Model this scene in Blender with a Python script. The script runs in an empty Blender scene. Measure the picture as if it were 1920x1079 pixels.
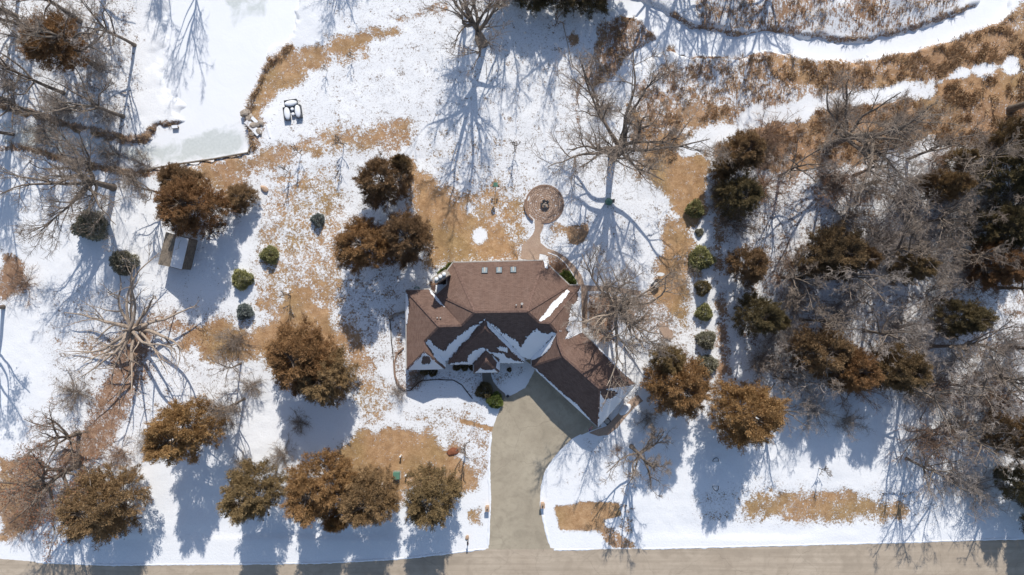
import bpy, bmesh, math, random
import numpy as np
from mathutils import Vector, Matrix, noise as mnoise

# ------------------------------------------------------------------ camera, sky, sun, exposure
S = bpy.context.scene
COL = S.collection
H = 91.4            # camera height above the ground, metres
PPM = 14.0          # photograph pixels per metre on the ground
cam_d = bpy.data.cameras.new("camera"); cam = bpy.data.objects.new("camera", cam_d); COL.objects.link(cam)
cam.location = (0, 0, H); cam.rotation_euler = (0, 0, 0)
cam_d.sensor_width = 36; cam_d.lens = 36 * H / (1920 / PPM); cam_d.clip_end = 3000
S.camera = cam
SUN_EL = math.radians(39.0); SUN_AZ = math.radians(7.0)
tosun = Vector((math.sin(SUN_AZ) * math.cos(SUN_EL), math.cos(SUN_AZ) * math.cos(SUN_EL), math.sin(SUN_EL)))
W = bpy.data.worlds.new("World"); S.world = W; W.use_nodes = True
wn = W.node_tree.nodes; wl = W.node_tree.links
bg = wn.get("Background") or wn.new("ShaderNodeBackground")
sky = wn.new("ShaderNodeTexSky"); sky.sky_type = 'NISHITA'; sky.sun_disc = False
sky.sun_elevation = SUN_EL; sky.sun_rotation = SUN_AZ
sky.air_density = 1.0; sky.dust_density = 0.6; sky.ozone_density = 1.0
wl.new(sky.outputs[0], bg.inputs[0]); bg.inputs[1].default_value = 0.15
sd = bpy.data.lights.new("sun", 'SUN'); so = bpy.data.objects.new("sun", sd); COL.objects.link(so)
sd.energy = 4.55; sd.angle = math.radians(0.5); sd.color = (1.0, 0.955, 0.89)
so.location = tosun * 200; so.rotation_euler = (-tosun).to_track_quat('-Z', 'Y').to_euler()
S.view_settings.view_transform = 'Standard'; S.view_settings.look = 'None'
S.view_settings.gamma = 1; S.view_settings.use_curve_mapping = False
S.view_settings.exposure = 0.0

# ------------------------------------------------------------------ helpers
rnd = random.Random(7)
def P(px, py, h=0.0):
    k = (H - h) / H / PPM
    return Vector(((px - 960) * k, -(py - 539.5) * k, h))
def meta(o, label=None, cat=None, group=None, kind=None):
    if label: o["label"] = label
    if cat: o["category"] = cat
    if group: o["group"] = group
    if kind: o["kind"] = kind
    return o
def link(name, data, parent=None, loc=None):
    o = bpy.data.objects.new(name, data); COL.objects.link(o)
    if parent: o.parent = parent
    if loc is not None: o.location = loc
    return o
def empty(name, loc, label, cat, group=None, rz=0.0, sc=1.0):
    o = link(name, None); o.location = loc; o.rotation_euler = (0, 0, rz); o.scale = (sc, sc, sc) if not hasattr(sc, '__len__') else sc
    o.empty_display_size = 0.5
    return meta(o, label, cat, group)
def mesh_from(name, verts, faces, mat=None, smooth=False):
    me = bpy.data.meshes.new(name)
    me.from_pydata([tuple(v) for v in verts], [], [tuple(f) for f in faces]); me.update()
    if mat: me.materials.append(mat)
    if smooth: me.polygons.foreach_set("use_smooth", [True] * len(me.polygons))
    return me
def mesh_np(name, V, F, mat=None, smooth=False):
    """fast triangle/quad mesh from numpy arrays; F is (n,3) or (n,4)"""
    me = bpy.data.meshes.new(name)
    V = np.asarray(V, dtype=np.float32); F = np.asarray(F, dtype=np.int32); k = F.shape[1]
    me.vertices.add(len(V)); me.vertices.foreach_set("co", V.ravel())
    me.loops.add(F.size); me.loops.foreach_set("vertex_index", F.ravel())
    me.polygons.add(len(F)); me.polygons.foreach_set("loop_start", np.arange(0, F.size, k, dtype=np.int32))
    try: me.polygons.foreach_set("loop_total", np.full(len(F), k, dtype=np.int32))
    except Exception: pass
    me.update(calc_edges=True); me.validate()
    if mat: me.materials.append(mat)
    if smooth: me.polygons.foreach_set("use_smooth", np.ones(len(F), dtype=bool))
    return me
class MB:
    """collects boxes, cylinders, prisms into one mesh"""
    def __init__(s): s.v = []; s.f = []
    def add(s, vs, fs):
        b = len(s.v); s.v += [Vector(v) for v in vs]; s.f += [tuple(i + b for i in f) for f in fs]
    def box(s, c, size, rz=0.0, taper=1.0):
        x, y, z = [q / 2 for q in size]; R = Matrix.Rotation(rz, 3, 'Z')
        vs = []
        for sz, t in ((-z, 1), (z, taper)):
            for sx, sy in ((-x, -y), (x, -y), (x, y), (-x, y)):
                vs.append(Vector(c) + R @ Vector((sx * t, sy * t, sz)))
        s.add(vs, [(3, 2, 1, 0), (4, 5, 6, 7), (0, 1, 5, 4), (1, 2, 6, 5), (2, 3, 7, 6), (3, 0, 4, 7)])
    def cyl(s, p0, p1, r0, r1=None, n=10):
        r1 = r0 if r1 is None else r1
        p0, p1 = Vector(p0), Vector(p1); d = (p1 - p0).normalized()
        a = d.orthogonal().normalized(); b = d.cross(a)
        vs = []
        for p, r in ((p0, r0), (p1, r1)):
            for i in range(n):
                t = 2 * math.pi * i / n; vs.append(p + (a * math.cos(t) + b * math.sin(t)) * r)
        s.add(vs, [(i, (i + 1) % n, n + (i + 1) % n, n + i) for i in range(n)] + [tuple(range(n - 1, -1, -1)), tuple(range(n, 2 * n))])
    def lathe(s, c, prof, n=16, sx=1, sy=1):
        c = Vector(c); vs = []; fs = []
        for (r, z) in prof:
            for i in range(n):
                t = 2 * math.pi * i / n; vs.append(c + Vector((r * math.cos(t) * sx, r * math.sin(t) * sy, z)))
        for k in range(len(prof) - 1):
            for i in range(n):
                fs.append((k * n + i, k * n + (i + 1) % n, (k + 1) * n + (i + 1) % n, (k + 1) * n + i))
        fs.append(tuple(range(n - 1, -1, -1))); fs.append(tuple(range((len(prof) - 1) * n, len(prof) * n)))
        s.add(vs, fs)
    def prism(s, pts, z0, z1):
        n = len(pts)
        vs = [Vector((p[0], p[1], z0)) for p in pts] + [Vector((p[0], p[1], z1)) for p in pts]
        s.add(vs, [tuple(range(n - 1, -1, -1)), tuple(range(n, 2 * n))] + [(i, (i + 1) % n, n + (i + 1) % n, n + i) for i in range(n)])
    def strip(s, a, b, w, t):
        """rectangular bar from a to b, width w (horizontal), thickness t"""
        a, b = Vector(a), Vector(b); d = (b - a).normalized()
        side = d.cross(Vector((0, 0, 1)))
        side = side.normalized() if side.length > 1e-4 else Vector((1, 0, 0))
        up = side.cross(d).normalized()
        vs = []
        for p in (a, b):
            for u, v in ((-1, -1), (1, -1), (1, 1), (-1, 1)): vs.append(p + side * u * w / 2 + up * v * t / 2)
        s.add(vs, [(3, 2, 1, 0), (4, 5, 6, 7), (0, 1, 5, 4), (1, 2, 6, 5), (2, 3, 7, 6), (3, 0, 4, 7)])
    def build(s, name, mat, parent=None, smooth=False):
        me = mesh_from(name, s.v, s.f, mat, smooth)
        return link(name, me, parent)

# signed distance (positive inside) of many points to a polygon, vectorised
def sdf(PX, PY, poly):
    d = np.full(PX.shape, 1e9); ins = np.zeros(PX.shape, dtype=bool)
    n = len(poly)
    for i in range(n):
        x0, y0 = poly[i]; x1, y1 = poly[(i + 1) % n]
        dx, dy = x1 - x0, y1 - y0; L = dx * dx + dy * dy + 1e-9
        t = np.clip(((PX - x0) * dx + (PY - y0) * dy) / L, 0, 1)
        d = np.minimum(d, (PX - x0 - t * dx) ** 2 + (PY - y0 - t * dy) ** 2)
        c = (y0 > PY) != (y1 > PY)
        with np.errstate(divide='ignore', invalid='ignore'):
            xi = (x1 - x0) * (PY - y0) / (y1 - y0 if y1 != y0 else 1e-9) + x0
        ins ^= c & (PX < xi)
    d = np.sqrt(d)
    return np.where(ins, d, -d)
def line_dist(PX, PY, pts):
    d = np.full(PX.shape, 1e9)
    for (x0, y0), (x1, y1) in zip(pts[:-1], pts[1:]):
        dx, dy = x1 - x0, y1 - y0; L = dx * dx + dy * dy + 1e-9
        t = np.clip(((PX - x0) * dx + (PY - y0) * dy) / L, 0, 1)
        d = np.minimum(d, np.hypot(PX - x0 - t * dx, PY - y0 - t * dy))
    return d
def vnoise(X, Y, scale, seed=0):
    """cheap smooth value noise in 0..1"""
    r = np.random.RandomState(seed); T = r.rand(256, 256)
    x = X / scale; y = Y / scale; xi = np.floor(x).astype(int); yi = np.floor(y).astype(int)
    fx = x - xi; fy = y - yi; fx = fx * fx * (3 - 2 * fx); fy = fy * fy * (3 - 2 * fy)
    g = lambda a, b: T[a % 256, b % 256]
    return (g(xi, yi) * (1 - fx) + g(xi + 1, yi) * fx) * (1 - fy) + (g(xi, yi + 1) * (1 - fx) + g(xi + 1, yi + 1) * fx) * fy
def sm(a, b, x):
    t = np.clip((x - a) / (b - a), 0, 1); return t * t * (3 - 2 * t)

# ------------------------------------------------------------------ materials
class NT:
    def __init__(s, name, rough=0.9, spec=0.1):
        s.m = bpy.data.materials.new(name); s.m.use_nodes = True; s.t = s.m.node_tree
        s.b = s.t.nodes["Principled BSDF"]; s.b.inputs["Roughness"].default_value = rough
        s.b.inputs["Specular IOR Level"].default_value = spec
    def n(s, typ, **kw):
        nd = s.t.nodes.new(typ)
        for k, v in kw.items(): setattr(nd, k, v)
        return nd
    def l(s, a, b): s.t.links.new(a, b)
    def coord(s, kind="Object"):
        return s.n("ShaderNodeTexCoord").outputs[kind]
    def pos(s): return s.n("ShaderNodeNewGeometry").outputs["Position"]
    def map(s, v, scale=(1, 1, 1), rot=(0, 0, 0)):
        m = s.n("ShaderNodeMapping"); m.inputs["Scale"].default_value = scale; m.inputs["Rotation"].default_value = rot
        s.l(v, m.inputs["Vector"]); return m.outputs[0]
    def noise(s, v, scale, detail=2, rough=0.55, dist=0.0):
        n = s.n("ShaderNodeTexNoise"); n.inputs["Scale"].default_value = scale; n.inputs["Detail"].default_value = detail
        n.inputs["Roughness"].default_value = rough; n.inputs["Distortion"].default_value = dist
        if v is not None: s.l(v, n.inputs["Vector"])
        return n.outputs[0]
    def math(s, op, a, b=0.0, clamp=False):
        m = s.n("ShaderNodeMath", operation=op, use_clamp=clamp)
        for i, q in enumerate((a, b)):
            if isinstance(q, (int, float)): m.inputs[i].default_value = q
            else: s.l(q, m.inputs[i])
        return m.outputs[0]
    def ramp(s, f, stops):
        r = s.n("ShaderNodeValToRGB"); e = r.color_ramp.elements
        while len(e) < len(stops): e.new(0.5)
        for el, (p, c) in zip(e, stops):
            el.position = p; el.color = (c[0], c[1], c[2], 1) if hasattr(c, '__len__') else (c, c, c, 1)
        s.l(f, r.inputs[0]); return r.outputs[0]
    def mix(s, f, a, b, mode='MIX'):
        m = s.n("ShaderNodeMix", data_type='RGBA', blend_type=mode)
        for i, q in ((0, f), (6, a), (7, b)):
            if isinstance(q, (int, float)): m.inputs[i].default_value = q
            elif isinstance(q, tuple): m.inputs[i].default_value = (q[0], q[1], q[2], 1)
            else: s.l(q, m.inputs[i])
        return m.outputs[2]
    def bump(s, h, strength=0.3, dist=0.05):
        b = s.n("ShaderNodeBump"); b.inputs["Strength"].default_value = strength; b.inputs["Distance"].default_value = dist
        s.l(h, b.inputs["Height"]); s.l(b.outputs[0], s.b.inputs["Normal"])
    def col(s, c):
        if isinstance(c, tuple): s.b.inputs["Base Color"].default_value = (c[0], c[1], c[2], 1)
        else: s.l(c, s.b.inputs["Base Color"])
    def attr(s, name):
        a = s.n("ShaderNodeAttribute"); a.attribute_name = name; return a.outputs["Fac"]

def plain(name, c, rough=0.7, var=0.15, scale=4.0, spec=0.2, bump=0.0):
    t = NT(name, rough, spec); v = t.coord()
    f = t.noise(v, scale, 4)
    lo = tuple(q * (1 - var) for q in c); hi = tuple(min(1, q * (1 + var)) for q in c)
    t.col(t.ramp(f, [(0.3, lo), (0.7, hi)]))
    if bump: t.bump(t.noise(v, scale * 4, 3), bump, 0.03)
    return t.m

SNOW = (0.80, 0.81, 0.83)
def snow_mat(name, speck=0.0):
    t = NT(name, 0.75, 0.15); v = t.pos()
    n1 = t.noise(v, 0.6, 3); n2 = t.noise(v, 9, 3)
    c = t.mix(n1, (0.76, 0.775, 0.80), (0.82, 0.825, 0.84))
    if speck:
        f = t.ramp(t.noise(v, 3.2, 4, 0.7), [(0.60 - speck, 0.0), (0.63 - speck, 1.0)])
        c = t.mix(f, c, (0.22, 0.16, 0.11))
    t.col(c)
    t.bump(t.math('ADD', t.math('MULTIPLY', n1, 2.0), n2), 0.25, 0.06)
    return t.m
M_snow = snow_mat("snow"); 

def grass_colour(t, v, which=None):
    """dry lawn / leaf litter colours, shared by the ground"""
    f = t.noise(v, 1.1, 6, 0.72); g = t.noise(v, 9, 3, 0.75); big = t.noise(v, 0.12, 2)
    h = t.math('ADD', t.math('MULTIPLY', f, 0.5), t.math('MULTIPLY', g, 0.5))
    tan = t.ramp(h, [(0.32, (0.20, 0.108, 0.05)), (0.5, (0.43, 0.258, 0.132)), (0.69, (0.64, 0.44, 0.26))])
    tan2 = t.ramp(h, [(0.32, (0.17, 0.105, 0.045)), (0.5, (0.36, 0.235, 0.11)), (0.69, (0.57, 0.40, 0.22))])
    tan = t.mix(t.ramp(big, [(0.45, 0.0), (0.62, 1.0)]), tan, tan2)
    mot = t.noise(v, 0.5, 5, 0.7, 0.8); mk = t.math('MULTIPLY', t.ramp(mot, [(0.48, 0.0), (0.66, 1.0)]), 0.5); tan = t.mix(mk, tan, (0.24, 0.15, 0.085))
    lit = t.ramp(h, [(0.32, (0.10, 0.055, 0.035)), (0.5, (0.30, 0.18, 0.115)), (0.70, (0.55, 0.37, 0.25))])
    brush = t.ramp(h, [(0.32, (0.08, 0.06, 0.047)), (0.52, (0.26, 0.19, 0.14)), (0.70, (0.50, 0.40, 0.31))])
    return tan, lit, brush

def ground_material():
    t = NT("snowy_ground", 0.85, 0.12); v = t.pos()
    cover = t.attr("cover"); tone = t.attr("tone"); streak = t.attr("streak")
    n1 = t.noise(v, 3.7, 3, 0.72, 0.5); n2 = t.noise(v, 0.7, 3, 0.6); n3 = t.noise(v, 10.0, 2, 0.6)
    vs = t.map(v, (1.9, 0.5, 1.0), (0, 0, math.radians(-16)))
    n4 = t.noise(vs, 1.35, 5, 0.7, 1.6); n5 = t.noise(v, 0.45, 3, 0.6, 0.8)
    fine = t.math('ADD', t.math('MULTIPLY', n1, 0.48), t.math('ADD', t.math('MULTIPLY', n2, 0.30), t.math('MULTIPLY', n3, 0.22)))
    sn = t.math('ADD', t.math('MULTIPLY', n4, 0.45), t.math('ADD', t.math('MULTIPLY', n1, 0.25), t.math('MULTIPLY', n5, 0.30)))
    mixn = t.n("ShaderNodeMix", data_type='FLOAT'); t.l(streak, mixn.inputs[0]); t.l(fine, mixn.inputs[2]); t.l(sn, mixn.inputs[3])
    nn = t.math('MULTIPLY', t.math('SUBTRACT', mixn.outputs[0], 0.5), 4.6)
    val = t.math('ADD', cover, nn)
    bare = t.ramp(val, [(0.42, 0.0), (0.50, 0.45), (0.70, 1.0)])
    tan, lit, brush = grass_colour(t, v)
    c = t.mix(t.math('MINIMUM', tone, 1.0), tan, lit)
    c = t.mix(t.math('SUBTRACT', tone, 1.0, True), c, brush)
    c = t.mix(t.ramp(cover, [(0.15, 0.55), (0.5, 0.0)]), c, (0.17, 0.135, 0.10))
    sv = t.noise(v, 0.25, 3); s2 = t.noise(v, 6, 3, 0.7)
    snow = t.mix(sv, (0.755, 0.76, 0.768), (0.82, 0.82, 0.822))
    s3 = t.math('MULTIPLY', t.ramp(s2, [(0.50, 0.0), (0.70, 0.8)]), t.ramp(cover, [(0.0, 0.25), (0.12, 1.0)]))
    snow = t.mix(s3, snow, (0.50, 0.485, 0.47))
    t.col(t.mix(bare, snow, c))
    rough_h = t.math('ADD', t.math('MULTIPLY', sv, 1.2), t.math('MULTIPLY', n1, 0.6))
    rough_h = t.math('SUBTRACT', rough_h, t.math('MULTIPLY', bare, t.math('ADD', 0.35, t.math('MULTIPLY', n3, 0.9))))
    t.bump(rough_h, 0.55, 0.12)
    return t.m
M_ground = ground_material()

def ice_material():
    t = NT("frozen_pond", 0.55, 0.3); v = t.pos()
    a = t.attr("bare_ice"); n = t.noise(v, 0.35, 5, 0.6, 0.6); f = t.noise(v, 3.0, 3)
    k = t.ramp(t.math('ADD', a, t.math('MULTIPLY', t.math('SUBTRACT', n, 0.5), 1.8)), [(0.42, 0.0), (0.75, 1.0)])
    ice = t.mix(f, (0.47, 0.505, 0.485), (0.66, 0.68, 0.665))
    snow = t.mix(n, (0.75, 0.765, 0.785), (0.82, 0.825, 0.835))
    t.col(t.mix(k, snow, ice)); t.bump(t.math('ADD', n, t.math('MULTIPLY', f, 0.3)), 0.35, 0.1)
    return t.m
M_ice = ice_material()

def asphalt(name, lo, hi, tracks=False):
    t = NT(name, 0.9, 0.15); v = t.pos()
    big = t.noise(v, 0.16, 3, 0.6); fine = t.noise(v, 22, 2); mid = t.noise(v, 1.7, 4, 0.65)
    c = t.mix(t.ramp(big, [(0.35, 0.0), (0.65, 1.0)]), lo, hi)
    st_ = t.noise(v, 0.45, 5, 0.6, 1.2); c = t.mix(t.math('MULTIPLY', t.ramp(st_, [(0.46, 0.0), (0.66, 1.0)]), 0.5), c, tuple(q * 0.66 for q in lo))
    sp = t.noise(v, 6.0, 3, 0.7); c = t.mix(t.math('MULTIPLY', t.ramp(sp, [(0.60, 0.0), (0.70, 1.0)]), 0.30), c, tuple(q * 0.6 for q in lo))
    c = t.mix(t.math('MULTIPLY', t.ramp(fine, [(0.4, 0.0), (0.7, 1.0)]), 0.28), c, tuple(q * 1.45 for q in hi))
    c = t.mix(t.math('MULTIPLY', t.ramp(mid, [(0.52, 0.0), (0.72, 1.0)]), 0.35), c, tuple(q * 0.72 for q in lo))
    if tracks:
        w = t.noise(t.map(v, (0.05, 1.6, 1)), 1.0, 4, 0.7)
        c = t.mix(t.math('MULTIPLY', t.ramp(w, [(0.42, 0.0), (0.62, 1.0)]), 0.5), c, tuple(q * 0.78 for q in lo))
    # hairline cracks
    vo = t.n("ShaderNodeTexVoronoi", feature='DISTANCE_TO_EDGE'); vo.inputs["Scale"].default_value = 0.11
    wn_ = t.n("ShaderNodeVectorMath", operation='ADD'); nz = t.n("ShaderNodeTexNoise"); nz.inputs["Scale"].default_value = 0.8; t.l(v, nz.inputs["Vector"])
    t.l(v, wn_.inputs[0]); t.l(nz.outputs[1], wn_.inputs[1]); t.l(wn_.outputs[0], vo.inputs["Vector"])
    cr = t.ramp(vo.outputs["Distance"], [(0.0, 1.0), (0.004, 0.0)])
    c = t.mix(t.math('MULTIPLY', cr, 0.35), c, (0.12, 0.10, 0.08))
    t.col(c); t.bump(fine, 0.2, 0.01)
    return t.m
M_drive = asphalt("driveway_asphalt", (0.33, 0.28, 0.208), (0.405, 0.35, 0.262))
M_road = asphalt("road_asphalt", (0.40, 0.325, 0.245), (0.47, 0.39, 0.30), True)

def paver_mat(name, a, b, scale=3.0):
    t = NT(name, 0.85, 0.15); v = t.pos()
    br = t.n("ShaderNodeTexBrick"); br.inputs["Scale"].default_value = scale
    br.inputs["Color1"].default_value = (*a, 1); br.inputs["Color2"].default_value = (*b, 1)
    br.inputs["Mortar"].default_value = (a[0] * 0.5, a[1] * 0.5, a[2] * 0.5, 1); br.inputs["Mortar Size"].default_value = 0.03
    t.l(t.map(v, (1, 1, 1), (0, 0, 0.6)), br.inputs["Vector"])
    n = t.noise(v, 0.9, 4, 0.6)
    t.col(t.mix(t.math('MULTIPLY', t.ramp(n, [(0.4, 0.0), (0.65, 1.0)]), 0.45), br.outputs[0], (a[0] * 0.6, a[1] * 0.55, a[2] * 0.55)))
    t.bump(br.outputs[1], 0.25, -0.01)
    return t.m
M_paver = paver_mat("paver_brown", (0.52, 0.385, 0.29), (0.43, 0.305, 0.22))
M_paver_edge = plain("paver_border", (0.27, 0.18, 0.13), 0.85, 0.3, 6)

def shingle_mat():
    t = NT("roof_shingles", 0.95, 0.08); uv = t.coord("UV")
    br = t.n("ShaderNodeTexBrick"); br.offset = 0.5
    br.inputs["Scale"].default_value = 1.0; br.inputs["Brick Width"].default_value = 0.45; br.inputs["Row Height"].default_value = 0.20
    br.inputs["Mortar Size"].default_value = 0.016
    br.inputs["Color1"].default_value = (0.25, 0.163, 0.125, 1); br.inputs["Color2"].default_value = (0.145, 0.092, 0.072, 1)
    br.inputs["Mortar"].default_value = (0.085, 0.05, 0.04, 1)
    t.l(uv, br.inputs["Vector"])
    n = t.noise(uv, 5.0, 3, 0.7); m = t.noise(uv, 0.35, 2)
    c = t.mix(t.ramp(n, [(0.35, 0.0), (0.65, 1.0)]), br.outputs[0], (0.275, 0.185, 0.145))
    c = t.mix(0.5, br.outputs[0], c); c = t.mix(t.math('MULTIPLY', t.ramp(t.noise(t.map(uv, (1.2, 0.25, 1)), 1.0, 4, 0.7), [(0.45, 0.0), (0.7, 1.0)]), 0.3), c, (0.30, 0.215, 0.175))
    c = t.mix(t.math('MULTIPLY', m, 0.4), c, (0.13, 0.08, 0.065))
    t.col(c); t.bump(br.outputs[1], 0.5, -0.015); t.b.inputs["Diffuse Roughness"].default_value = 1.0
    return t.m
M_shingle = shingle_mat()
M_ridge = plain("ridge_cap_shingle", (0.155, 0.098, 0.078), 0.9, 0.3, 3)
M_gutter = plain("gutter_metal", (0.42, 0.39, 0.35), 0.5, 0.08, 2, 0.4)
M_wall = plain("stucco_wall", (0.50, 0.44, 0.36), 0.9, 0.08, 3, bump=0.1)
M_stone = plain("chimney_stone", (0.36, 0.31, 0.25), 0.9, 0.3, 3, bump=0.4)
M_white = plain("white_paint", (0.72, 0.72, 0.70), 0.5, 0.05, 2, 0.4)
M_frame = plain("window_frame", (0.35, 0.31, 0.26), 0.5, 0.05, 2, 0.4)
M_dark = plain("dark_metal", (0.045, 0.045, 0.05), 0.5, 0.3, 4, 0.4)
M_green = plain("green_paint", (0.10, 0.22, 0.16), 0.5, 0.1, 3, 0.4)
M_tan = plain("tan_masonry", (0.42, 0.29, 0.20), 0.85, 0.15, 5)
M_wood = plain("weathered_wood", (0.20, 0.165, 0.13), 0.9, 0.35, 3.0, bump=0.3)
M_rock = plain("field_stone", (0.33, 0.28, 0.23), 0.9, 0.35, 2.5, bump=0.5)
M_darksoil = plain("dark_mulch", (0.055, 0.04, 0.032), 0.95, 0.4, 5)
def glass_mat():
    t = NT("window_glass", 0.08, 0.6); t.col((0.20, 0.24, 0.26)); t.b.inputs["Metallic"].default_value = 0.0
    return t.m
M_glass = glass_mat()

def bark_mat(name, a, b):
    t = NT(name, 0.95, 0.1); v = t.coord()
    n = t.noise(t.map(v, (3, 3, 0.8)), 2.0, 4, 0.65)
    oi = t.n("ShaderNodeObjectInfo").outputs["Random"]
    c = t.mix(t.ramp(n, [(0.35, 0.0), (0.65, 1.0)]), a, b)
    c = t.mix(t.math('MULTIPLY', oi, 0.3), c, (0.20, 0.16, 0.13))
    t.col(c); t.bump(n, 0.5, 0.05)
    return t.m
M_bark = bark_mat("bark_grey_brown", (0.115, 0.093, 0.076), (0.25, 0.205, 0.165))
M_twig = bark_mat("twig_brown", (0.22, 0.175, 0.14), (0.41, 0.33, 0.265))
M_pale = bark_mat("pale_branch", (0.27, 0.21, 0.16), (0.48, 0.385, 0.30))
M_twig_grey = bark_mat("twig_grey", (0.31, 0.265, 0.235), (0.54, 0.465, 0.41))
M_twig_red = bark_mat("twig_rust", (0.25, 0.15, 0.10), (0.45, 0.29, 0.19))
def leaf_mat(name, cols):
    t = NT(name, 0.8, 0.12)
    g = t.n("ShaderNodeNewGeometry"); r = g.outputs["Random Per Island"]
    v = t.coord(); big = t.noise(v, 0.7, 4, 0.65); oi = t.n("ShaderNodeObjectInfo").outputs["Random"]
    c1 = t.ramp(t.math('ADD', t.math('MULTIPLY', r, 0.30), t.math('MULTIPLY', big, 0.70)), [(0.26, cols[0]), (0.50, cols[1]), (0.72, cols[2])])
    hs = t.n("ShaderNodeHueSaturation"); t.l(c1, hs.inputs["Color"])
    t.l(t.math('ADD', 0.499, t.math('MULTIPLY', oi, 0.014)), hs.inputs["Hue"]); t.l(t.math('ADD', 0.82, t.math('MULTIPLY', oi, 0.35)), hs.inputs["Value"])
    t.col(hs.outputs[0])
    tr = t.n("ShaderNodeBsdfTranslucent"); t.l(hs.outputs[0], tr.inputs[0])
    ms = t.n("ShaderNodeMixShader"); ms.inputs[0].default_value = 0.13
    out = t.t.nodes["Material Output"]
    t.l(t.b.outputs[0], ms.inputs[1]); t.l(tr.outputs[0], ms.inputs[2]); t.l(ms.outputs[0], out.inputs[0])
    return t.m
M_leaf = dict(
    rust=leaf_mat("cedar_rust", [(0.13, 0.075, 0.036), (0.32, 0.178, 0.083), (0.53, 0.305, 0.15)]),
    brown=leaf_mat("cedar_brown", [(0.115, 0.076, 0.042), (0.27, 0.168, 0.09), (0.45, 0.285, 0.155)]),
    olive=leaf_mat("cedar_olive", [(0.10, 0.074, 0.040), (0.24, 0.162, 0.085), (0.42, 0.28, 0.145)]),
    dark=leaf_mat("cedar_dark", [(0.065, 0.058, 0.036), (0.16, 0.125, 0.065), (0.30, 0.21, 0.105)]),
    green=leaf_mat("shrub_green", [(0.13, 0.125, 0.06), (0.29, 0.27, 0.125), (0.48, 0.44, 0.22)]),
    box=leaf_mat("boxwood_green", [(0.05, 0.075, 0.02), (0.13, 0.155, 0.04), (0.25, 0.265, 0.085)]),
    blue=leaf_mat("spruce_blue", [(0.13, 0.155, 0.14), (0.24, 0.27, 0.25), (0.40, 0.43, 0.40)]),
    grey=leaf_mat("shrub_grey", [(0.13, 0.12, 0.08), (0.27, 0.25, 0.18), (0.44, 0.41, 0.32)]),
    leafrust=leaf_mat("dry_oak_leaves", [(0.16, 0.065, 0.035), (0.29, 0.135, 0.075), (0.42, 0.22, 0.13)]),
    reed=leaf_mat("dry_reeds", [(0.25, 0.15, 0.085), (0.46, 0.30, 0.18), (0.66, 0.48, 0.31)]),
)

# ------------------------------------------------------------------ ground sheet
POND = [(565, -400), (560, 50), (520, 82), (492, 122), (474, 165), (458, 205), (462, 232), (474, 262), (466, 288), (420, 298), (330, 312), (275, 322), (205, 312), (130, 296), (60, 276), (-200, 235),
        (-200, 185), (0, 207), (60, 222), (125, 240), (200, 258), (270, 264), (292, 240), (312, 234), (330, 236), (345, 225), (300, 190), (285, 120), (300, 40), (320, -400)]
CREEK = [(1120, -80), (1160, -10), (1225, 10), (1262, 28), (1300, 52), (1345, 56), (1385, 68), (1440, 56), (1500, 64), (1570, 76), (1640, 74), (1700, 58), (1775, 34), (1830, 12), (1860, -40),
         (1930, -60), (1888, 20), (1872, 42), (1800, 66), (1740, 88), (1680, 96), (1600, 112), (1540, 108), (1455, 96), (1380, 104), (1300, 102), (1258, 84), (1215, 102), (1185, 128), (1160, 160), (1120, 178), (1112, 166), (1150, 140), (1190, 96), (1230, 66), (1200, 34), (1130, 10), (1090, -60)]
TRAIL = [(1290, 278), (1345, 252), (1420, 222), (1480, 215), (1545, 193), (1600, 190), (1670, 172), (1715, 172), (1760, 156), (1830, 132), (1900, 122)]
def nonuni(a, b, step, far):
    inner = np.arange(a, b + 0.1, step); o = []; x = step; c = 0
    while c < far: x *= 1.35; c += x; o.append(c)
    o = np.array(o); return np.concatenate([a - o[::-1], inner, inner[-1] + o])
gx = nonuni(-60, 1980, 3.2, 9000); gy = nonuni(-120, 1140, 3.2, 9000)
PX, PY = np.meshgrid(gx, gy)
def ground_height(PX, PY):
    wob = (vnoise(PX, PY, 9, 3) - 0.5) * 7 + (vnoise(PX, PY, 24, 33) - 0.5) * 12 * (1 - sm(250, 280, PY))
    z = (vnoise(PX, PY, 130, 1) - 0.5) * 0.45 + (vnoise(PX, PY, 38, 2) - 0.5) * 0.16 + (vnoise(PX, PY, 12, 5) - 0.5) * 0.05
    damp = 1 - sm(-60, 10, sdf(PX, PY, [(730, 470), (1210, 470), (1210, 850), (1040, 1100), (900, 1100), (720, 850)]))
    damp = np.minimum(damp, 1 - sm(1000, 1015, PY))
    z = z * damp
    wl_ = (1 - sm(190, 228, PY)) * (1 - sm(335, 385, PX)); sp_ = sdf(PX, PY, POND) + wob * 1.6
    z -= 1.0 * (sm(-6, 10, sp_) * (1 - wl_) + sm(-10, 55, sp_) * wl_)
    z -= 1.3 * sm(-8, 9, sdf(PX, PY, CREEK) + wob)
    bank = sm(-10, 60, sdf(PX, PY, [(1290, -60), (1850, -60), (1780, 30), (1640, 70), (1520, 68), (1430, 52), (1370, 60), (1310, 50)]))
    z += bank * (0.5 + 0.5 * (vnoise(PX, PY, 22, 8)))
    return z
GZ = ground_height(PX, PY)
def gz(px, py): return float(ground_height(np.array([float(px)]), np.array([float(py)]))[0])

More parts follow.
